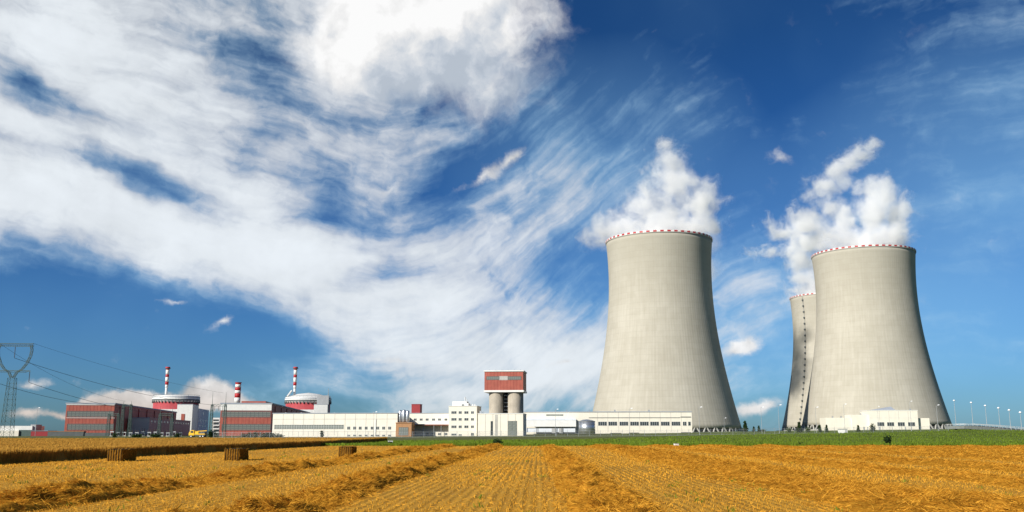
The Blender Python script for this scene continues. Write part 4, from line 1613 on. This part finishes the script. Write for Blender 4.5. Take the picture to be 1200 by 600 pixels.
conifer(873.5, 492.5, 507, 560, 'tallest dark conifer right of the nearest cooling tower', .34)
conifer(883.5, 499.5, 506.5, 560, 'left one of a low conifer pair between the towers')
conifer(889.5, 498.5, 506.5, 560, 'right one of a low conifer pair between the towers')
conifer(937, 494, 506.5, 480, 'slim conifer before the ladder tower')
conifer(961, 497.5, 507, 470, 'conifer left of the white pump house', .3)
conifer(969, 497.5, 507, 470, 'thin conifer at the left end of the white pump house', .24)
conifer(1006, 498, 505, 470, 'small conifer before the middle of the white pump house')
shrub(1023, 496.5, 504.5, 470, 9, 'round dark tree before the first windows of the white pump house', 'needles')
shrub(947, 500, 507, 480, 9, 'pale bush between two conifers left of the pump house')
shrub(925, 500.5, 507, 480, 8, 'bush at the foot of the ladder tower')
shrub(895, 503, 506.5, 560, 8, 'low bush right of the low conifer pair')
shrub(1041, 510.5, 521.3, 168, 8, 'dark upright bush alone at the field edge below the pump house', 'needles', dens=700)
shrub(583.5, 514.5, 520, 172, 13, 'dark rounded bush on the grass below the silo tower', 'needles', dens=900)
shrub(939, 518.3, 520.5, 172, 5, 'tiny dark weed clump at the field edge below the ladder tower', 'needles', dens=260)
for k, (x, w_, yt, lb) in enumerate(((206, 10, 507.5, 'low shrub left of the yellow truck'), (247, 7, 504, 'dark shrub right of the yellow truck'), (253, 8, 506, 'shrub below the white stair building'),
                                     (286, 9, 507.5, 'leftmost shrub in front of the striped chimney hall'), (293, 8, 506.5, 'second shrub in front of the striped chimney hall'), (299.5, 7, 505.5, 'upright shrub in front of the striped chimney hall'),
                                     (309, 15, 506.5, 'largest dark bush at the corner of the striped chimney hall'), (318, 14, 507, 'dark bush at the left end of the long white wing'), (327, 11, 509, 'low bush at the left end of the long white wing'),
                                     (377.5, 4, 504.5, 'slim dark shrub against the long white wing'), (134, 8, 507, 'low shrub below the red hall corner'), (160, 14, 508.5, 'low hedge bush left of the annex wall'), (182, 14, 508.5, 'low hedge bush before the annex wall'))):
    shrub(x, yt, 513.0, 400, w_ * 1.2, lb, 'needles', group='shrubs before the plant', dens=500)

# ------------------------------------------------------------------ plant fence
def fence(x0, x1, y_b, Y0, Y1, label, step=4.0, h=2.1):
    a, c = at(x0, y_b, Y0), at(x1, y_b, Y1)
    a.z = gzf(a.x, a.y)
    c.z = gzf(c.x, c.y)
    n = int((c - a).length / step)
    t = thing('chain_link_fence', label, 'fence', a, 0, 'plant fences')
    pm = MB().box(-.05, .05, -.05, .05, -.3, h).bar((0, 0, h), (0, -.3, h + .35), .04).mesh('post', 'galv')
    prev = None
    wires = MB()
    for k in range(n + 1):
        f = k / n
        x, y = a.x + (c.x - a.x) * f, a.y + (c.y - a.y) * f
        z = gzf(x, y)
        q = Vector((x, y, z)) - a
        link('post', pm, t, loc=q)
        if prev is not None:
            for zz in (.1, h * .5, h - .05):
                wires.bar(prev + Vector((0, 0, zz)), q + Vector((0, 0, zz)), .022, 3)
            m = 14
            for j in range(m):
                p0 = prev.lerp(q, j / m)
                p1 = prev.lerp(q, (j + 1.6) / m)
                wires.bar(p0 + Vector((0, 0, .1)), p1 + Vector((0, 0, h - .05)), .010, 3)
                wires.bar(p1 + Vector((0, 0, .1)), p0 + Vector((0, 0, h - .05)), .010, 3)
        prev = q
    o = wires.build('wire_mesh', 'galv', t)
    o['kind'] = 'stuff'


fence(432, 872, 511.5, 352, 352, 'grey wire fence along the top of the grass bank before the works')
fence(872, 1112, 508.5, 352, 372, 'grey wire fence on the bank below the rightmost cooling tower')
fence(250, 431, 513.0, 372, 354, 'grey wire fence before the long white wing')


# plant road behind the fence, with its kerb
def road_sheet():
    ys = np.array([372.0, 378.0])
    xs = np.linspace(-80, 200, 60)
    X, Yg = np.meshgrid(xs, ys)
    Z = gz(X, Yg) + .05
    v = np.stack([X, Yg, Z], -1).reshape(-1, 3)
    i = np.arange(len(v)).reshape(X.shape)
    q = np.stack([i[:-1, :-1], i[:-1, 1:], i[1:, 1:], i[1:, :-1]], -1).reshape(-1, 4)
    o = link('plant_road', np_mesh('plant_road', v, q, 'asphalt'))
    o['kind'] = 'structure'
    m = MB()
    for a, c in zip(xs[:-1], xs[1:]):
        m.bar((a, 371.8, gzf(a, 371.8) + .02), (c, 371.8, gzf(c, 371.8) + .02), .12, 4)
    o = m.build('kerb', 'deck_concrete')
    o['kind'] = 'structure'


road_sheet()


# ------------------------------------------------------------------ street lamps
def lamp(px, py_t, py_b, Y, label, side=1):
    p = at(px, py_b, Y)
    z0 = gzf(p.x, p.y)
    h = at(px, py_t, Y).z - z0
    t = thing('street_lamp', label, 'street lamp', (p.x, p.y, z0), 0, 'street lamps')
    MB().bar((0, 0, -.3), (0, 0, h), .11, 6, r1=.06).build('pole', 'galv', t)
    MB().bar((0, 0, h), (side * .9, 0, h + .25), .06, 5).build('arm', 'galv', t)
    m = MB()
    L_ = .9
    w_ = .22
    m.add([(side * .6, -w_, h + .16), (side * (.6 + L_), -w_ * .7, h + .34), (side * (.6 + L_), w_ * .7, h + .34), (side * .6, w_, h + .16),
           (side * .7, -w_ * .6, h + .48), (side * (.4 + L_), -w_ * .4, h + .58), (side * (.4 + L_), w_ * .4, h + .58), (side * .7, w_ * .6, h + .48)],
          [(0, 1, 2, 3), (7, 6, 5, 4), (0, 4, 5, 1), (1, 5, 6, 2), (2, 6, 7, 3), (3, 7, 4, 0)])
    m.build('lamp_head', 'lamp_head', t)


for x, yt, yb, Y, lb in (
        (738, 479.5, 509, 400, 'street lamp standing before the windows of the works building'),
        (820, 478, 509, 390, 'street lamp at the right end of the works building'),
        (849, 490.5, 507, 560, 'short street lamp before the base of the nearest cooling tower'),
        (893, 478, 507, 420, 'left street lamp in the gap between the towers'),
        (913.5, 475.5, 507.5, 380, 'right street lamp in the gap between the towers'),
        (957, 478, 506, 420, 'street lamp at the left edge of the rightmost tower'),
        (990.5, 474.5, 506, 420, 'street lamp before the left wing of the pump house'),
        (1030, 477, 505, 560, 'street lamp behind the grey roof gable of the pump house'),
        (1068.5, 471, 505, 470, 'street lamp rising over the right end of the pump house'),
        (1099.5, 475.5, 503, 430, 'street lamp near the right foot of the rightmost tower'),
        (651, 480.5, 511, 420, 'street lamp before the blue loading canopy'),
        (437.5, 483.5, 512, 420, 'street lamp before the long white wing'),
        (41, 478.5, 511, 560, 'street lamp left of the red turbine hall')):
    lamp(x, yt, yb, Y, lb)

# ------------------------------------------------------------------ road bridge at far right
def bridge():
    ctrl = [(1108, 497.2, 480), (1130, 496.6, 470), (1150, 497.6, 445), (1170, 499.2, 420), (1190, 501.4, 395), (1215, 505.0, 365), (1240, 509, 340)]
    pts = [at(*q) for q in ctrl]
    o0 = Vector((pts[0].x, pts[0].y, gzf(pts[0].x, pts[0].y)))
    t = thing('road_bridge', 'grey road bridge with pale guard rail descending at far right', 'bridge', o0)
    P = []
    for a, c in zip(pts[:-1], pts[1:]):
        for f in (0, .25, .5, .75):
            P.append(a.lerp(c, f))
    P.append(pts[-1])
    side = Vector((.85, .5, 0))
    def strip(lo, hi, s0, s1, m, name):
        mb = MB()
        for a, c in zip(P[:-1], P[1:]):
            vs = []
            for q in (a, c):
                b0 = q - o0
                for s in (s0, s1):
                    for z in (lo, hi):
                        vs.append(b0 + side * s + Vector((0, 0, z)))
            mb.add(vs, [(0, 1, 5, 4), (2, 6, 7, 3), (1, 3, 7, 5), (0, 4, 6, 2), (0, 2, 3, 1), (4, 5, 7, 6)])
        return mb.build(name, m, t)
    strip(-2.4, -.9, 0, 9, 'deck_concrete', 'deck')
    strip(-.89, -.86, .4, 8.6, 'asphalt', 'carriageway')
    strip(-.12, .05, .1, .22, 'frame_light', 'guard_rail')
    strip(-.12, .05, 8.8, 8.9, 'frame_light', 'guard_rail')
    strip(-.62, -.52, .12, .2, 'galv', 'lower_rail')
    for k, q in enumerate(P):
        for s in (.16, 8.84):
            b0 = q - o0 + side * s
            MB().bar(b0 + Vector((0, 0, -1.2)), b0 + Vector((0, 0, .05)), .09, 4).build('rail_post', 'galv', t)
        if k % 3 == 1:
            b0 = q - o0 + side * 4.5
            zb = gzf(q.x, q.y) - o0.z - 1
            MB().cyl(b0.x, b0.y, zb, b0.z - 1.85, .6, n=12).build('pier', 'concrete_grey', t)
    for (x, yt, k) in ((1118, 470, 2), (1138, 472.4, 6), (1154.5, 476, 9), (1170, 478.8, 12), (1182.5, 481.3, 14), (1195.5, 484, 17)):
        q = P[k]
        Y = q.y + 5
        p = at(x, yt, Y)
        zb = q.z - 1.1
        h = p.z - zb
        lt = thing('street_lamp', ['tallest street lamp on the bridge, beside the rightmost tower', 'second street lamp on the bridge from the tower', 'third street lamp on the bridge from the tower',
                                   'fourth street lamp on the bridge from the tower', 'fifth street lamp on the bridge from the tower', 'last street lamp on the bridge, nearest the right edge'][(2, 6, 9, 12, 14, 17).index(k)],
                   'street lamp', (p.x, p.y, zb), 0, 'street lamps')
        MB().bar((0, 0, -.4), (0, 0, h), .14, 6, r1=.08).build('pole', 'galv', lt)
        MB().bar((0, 0, h), (.9, 0, h + .2), .06, 5).bar((0, 0, h), (-.5, 0, h + .2), .06, 5).build('arm', 'galv', lt)
        MB().lathe([(.1, h), (.5, h + .1), (.55, h + .3), (.35, h + .5), (.1, h + .7)], 10).build('lamp_head', 'lamp_head', lt)


bridge()

# ------------------------------------------------------------------ pylon
def lattice(m, corners, r=0.12, rb=0.06):
    """legs and cross bracing up a list of 4-corner rings"""
    for A, B in zip(corners[:-1], corners[1:]):
        for k in range(4):
            j = (k + 1) % 4
            m.bar(A[k], B[k], r)
            m.bar(A[k], B[j], rb)
            m.bar(A[j], B[k], rb)
            m.bar(B[k], B[j], rb)


def ring(cx, z, hw, hd, cy=0):
    return [Vector((cx - hw, cy - hd, z)), Vector((cx + hw, cy - hd, z)), Vector((cx + hw, cy + hd, z)), Vector((cx - hw, cy + hd, z))]


PY = 400.0
pk = PY / F


def pylon(label, cx, Y, group):
    base = at(cx, 512, Y)
    z0 = gzf(base.x, base.y)
    t = thing('power_pylon', label, 'pylon', (base.x, base.y, z0), R(6), group)
    Z = lambda py: at(cx, py, Y).z - z0
    k = Y / F
    # body up to the waist
    m = MB()
    zs = np.linspace(0, Z(443), 12)
    lattice(m, [ring(0, z, (2.1 - 0.75 * z / zs[-1]), (2.1 - 0.75 * z / zs[-1])) for z in zs], .09, .045)
    m.build('mast', 'green_steel', t)
    # two bent arms that open into the window frame
    for s in (-1, 1):
        m = MB()
        path = [(1.0, 443), (4.6, 436), (10, 432.5), (14.5, 426), (18.0, 417), (18.8, 410), (17.5, 404)]
        rings = []
        for dx, py in path:
            rings.append(ring(s * dx * k, Z(py), .42, .42))
        lattice(m, rings, .075, .04)
        m.build('window_arm', 'green_steel', t)
        m = MB()                                                # lower cross arm
        xs = np.linspace(0, 19, 9)
        for a, c in zip(xs[:-1], xs[1:]):
            for yy in (-.5, .5):
                m.bar((s * a * k, yy, Z(434.2)), (s * c * k, yy, Z(434.2)), .09)
                m.bar((s * a * k, yy, Z(436.2) if a < 15 else Z(435.2)), (s * c * k, yy, Z(436.2) if c < 15 else Z(434.8)), .07)
                m.bar((s * a * k, yy, Z(434.2)), (s * c * k, yy, Z(435.6)), .05)
        m.build('cross_arm', 'green_steel', t)
    # top beam
    m = MB()
    xs = np.linspace(-20, 20, 17)
    for a, c in zip(xs[:-1], xs[1:]):
        for yy in (-.5, .5):
            m.bar((a * k, yy, Z(402.5)), (c * k, yy, Z(402.5)), .075)
            m.bar((a * k, yy, Z(405.8)), (c * k, yy, Z(405.8)), .075)
            m.bar((a * k, yy, Z(402.5)), (c * k, yy, Z(405.8)), .06)
            m.bar((c * k, yy, Z(402.5)), (c * k, yy, Z(405.8)), .05)
    m.build('top_beam', 'green_steel', t)
    tips = []
    for dx, pt, pb in ((0, 406, 419.5), (-18.8, 435.5, 448), (18.8, 435.5, 448)):
        m = MB()
        zt, zb = Z(pt), Z(pb)
        n = 12
        prof = [(.05, zb)]
        for j in range(n):
            z = zb + .3 + (zt - zb - .4) * j / n
            prof += [(.07, z), (.26, z + .12), (.07, z + .24)]
        prof.append((.05, zt))
        m.lathe(prof, 8, dx * k, 0)
        m.build('insulator_string', 'insulator', t)
        tips.append(Matrix.Rotation(R(6), 3, 'Z') @ Vector((dx * k, 0, zb)) + t.location)
    for dx in (-19, 19):
        tips.append(Matrix.Rotation(R(6), 3, 'Z') @ Vector((dx * k, 0, Z(402))) + t.location)
    return t, tips


pt, tips = pylon('dark green lattice power pylon cut by the left edge of the picture', 7.5, PY, 'power pylons')


# ------------------------------------------------------------------ switchyard gantries
def gantry(x0, x1, py_t, py_beam, Y, label):
    a, c = at(x0, 511, Y), at(x1, 511, Y)
    z0 = gzf(a.x, a.y)
    t = thing('switchyard_gantry', label, 'gantry', (a.x, a.y, z0), 0, 'switchyard gantries')
    k = Y / F
    wd = (x1 - x0) * k
    zt, zb = at(x0, py_t, Y).z - z0, at(x0, py_beam, Y).z - z0
    for xx in (0, wd):
        m = MB()
        zs = np.linspace(-.3, zb + 1, 9)
        lattice(m, [ring(xx, z, .9 - .35 * z / zb, .9 - .35 * z / zb) for z in zs], .12, .06)
        m.bar((xx, 0, zb), (xx, 0, zt), .18, 5, r1=.06)
        m.build('lattice_post', 'green_steel', t)
    m = MB()
    n = max(4, int(wd / 2))
    for j in range(n):
        p, q = wd * j / n, wd * (j + 1) / n
        for yy in (-.6, .6):
            m.bar((p, yy, zb), (q, yy, zb), .10)
            m.bar((p, yy, zb + 1.2), (q, yy, zb + 1.2), .10)
            m.bar((p, yy, zb), (q, yy, zb + 1.2), .06)
    m.build('beam', 'green_steel', t)
    for f in (.2, .5, .8):
        MB().bar((wd * f, 0, zb), (wd * f, 0, zb - 2.6), .13, 5).build('insulator_string', 'insulator', t)
    return [Vector((a.x + wd * f, a.y, z0 + zb)) for f in (.2, .5, .8)]


g1 = gantry(142, 151, 470, 476, 575, 'switchyard gantry before the corner of the far left red hall')
g2 = gantry(186, 200, 476, 487, 575, 'low switchyard gantry before the grey annex')
g3 = gantry(246.5, 262, 459.5, 476, 575, 'switchyard gantry left of the striped chimney hall')
g4 = gantry(126, 137, 480, 487, 575, 'switchyard gantry before the windows of the far left red hall')


def cable(a, c, sag, label, r=.09):
    m = MB()
    n = 22
    pr = None
    for j in range(n + 1):
        f = j / n
        p = a.lerp(c, f) - Vector((0, 0, sag * 4 * f * (1 - f))) - a
        if pr is not None:
            m.bar(pr, p, r, 4)
        pr = p
    o = m.build('power_line', 'wire', None, loc=a)
    tag(o, label, 'power line', 'power lines')


cable(tips[0], g3[0] + Vector((0, 0, .6)), 3.0, 'power line from the middle insulator of the pylon to the gantry')
cable(tips[2], g2[2] + Vector((0, 0, .6)), 2.5, 'power line from the right insulator of the pylon to the gantry')
cable(tips[1], g1[1] + Vector((0, 0, .6)), 3.0, 'power line from the left insulator of the pylon to the gantry')
cable(tips[4], g3[2] + Vector((0, 0, 8.0)), 2.0, 'thin topmost power line from the pylon beam to the gantry', .05)
cable(tips[3], g1[0] + Vector((0, 0, 3.0)), 4.0, 'thin power line from the left beam end of the pylon to the gantry', .05)


# low switchyard gear: breakers on steel stands
def breaker(px, Y, h, label):
    p = at(px, 511, Y)
    t = thing('circuit_breaker', label, 'switchgear', (p.x, p.y, gzf(p.x, p.y)), 0, 'switchyard breakers')
    MB().box(-1.1, 1.1, -.5, .5, -.2, .5).build('plinth', 'concrete_grey', t)
    MB().box(-.9, -.7, -.1, .1, .5, h * .5).box(.7, .9, -.1, .1, .5, h * .5).box(-1.1, 1.1, -.3, .3, h * .5, h * .62).build('stand', 'galv', t)
    for s in (-.8, .8):
        prof = [(.1, h * .62)]
        for j in range(5):
            z = h * (.64 + .07 * j)
            prof += [(.14, z), (.30, z + .08), (.14, z + .16)]
        prof.append((.1, h))
        MB().lathe(prof, 8, s, 0).build('bushing', 'insulator', t)


_places = ['first', 'second', 'third', 'fourth', 'fifth', 'sixth', 'seventh', 'eighth', 'ninth', 'tenth', 'eleventh', 'twelfth']
for k in range(12):
    breaker(131 + k * 7.3, 565 + (k % 3) * 10, random.uniform(3.3, 5.0), _places[k] + ' pale switchyard breaker from the left, below the far left red hall')


# ------------------------------------------------------------------ yellow truck
def truck():
    p = at(232, 511, 395)
    z0 = gzf(p.x, p.y)
    k = 395 / F
    t = thing('yellow_truck', 'yellow crane truck parked before the grey annex', 'truck', (p.x, p.y, z0), R(-8))
    MB().box(-3.4, 3.4, -1.05, 1.05, .75, 1.1).build('chassis', 'frame_dark', t)
    m = MB()
    m.add([(-3.6, -1.15, .8), (-1.3, -1.15, .8), (-1.3, -1.15, 2.95), (-2.9, -1.15, 2.95), (-3.6, -1.15, 1.8),
           (-3.6, 1.15, .8), (-1.3, 1.15, .8), (-1.3, 1.15, 2.95), (-2.9, 1.15, 2.95), (-3.6, 1.15, 1.8)],
          [(0, 1, 2, 3, 4), (9, 8, 7, 6, 5), (0, 4, 9, 5), (4, 3, 8, 9), (3, 2, 7, 8), (2, 1, 6, 7), (1, 0, 5, 6)])
    m.build('cab', 'yellow_paint', t)
    MB().box(-2.8, -1.6, -1.19, -1.155, 1.85, 2.65).build('side_window', 'glass', t)
    MB().add([(-3.57, -.95, 1.92), (-2.98, -.95, 2.85), (-2.98, .95, 2.85), (-3.57, .95, 1.92)], [(0, 1, 2, 3), (3, 2, 1, 0)]).build('windscreen', 'glass', t)
    MB().box(-1.1, 3.5, -1.2, 1.2, 1.15, 1.55).box(-.9, .6, -1.0, 1.0, 1.55, 2.5).build('superstructure', 'yellow_paint', t)
    MB().bar((-.2, 0, 2.5), (3.8, 0, 2.75), .22, 4).build('boom', 'yellow_paint', t)
    MB().box(.9, 3.3, -1.0, 1.0, 1.56, 2.1).build('load', 'frame_dark', t)
    wm = MB().lathe([(.2, -.18), (.5, -.16), (.5, .16), (.2, .18)], 18).mesh('wheel', 'rubber')
    rm = MB().cyl(0, 0, -.19, .19, .24, n=12).mesh('rim', 'lamp_head')
    for x in (-2.5, 1.5, 2.7):
        for y in (-1.0, 1.0):
            wo = link('wheel', wm, t, loc=(x, y, .5), rot=(math.pi / 2, 0, 0))
            link('rim', rm, wo)
    MB().box(-3.66, -3.6, -.9, -.6, 1.0, 1.25).build('headlight', 'lamp_head', t)
    MB().box(-3.66, -3.6, .6, .9, 1.0, 1.25).build('headlight', 'lamp_head', t)


truck()


# white marker boxes in the fields
def marker(px, py, Y, w_, h, label):
    p = at(px, py, Y)
    z0 = gzf(p.x, p.y)
    t = thing('marker_box', label, 'box', (p.x, p.y, z0), R(12), 'white utility boxes')
    MB().box(-w_ / 2, w_ / 2, -.3, .3, .0, h).build('housing', 'white_paint', t)
    MB().box(-w_ / 2 - .05, w_ / 2 + .05, -.36, .36, h, h + .06).build('lid', 'concrete_grey', t)


marker(457.5, 519, 190, .9, .62, 'small white box on a green patch at the end of the wheat')
marker(792.5, 522, 160, .7, .4, 'small white box at the field edge below the nearest tower')
shrub(457, 517.8, 520.5, 188, 9, 'low green weeds round the white box at the wheat end', 'leaves', dens=500)
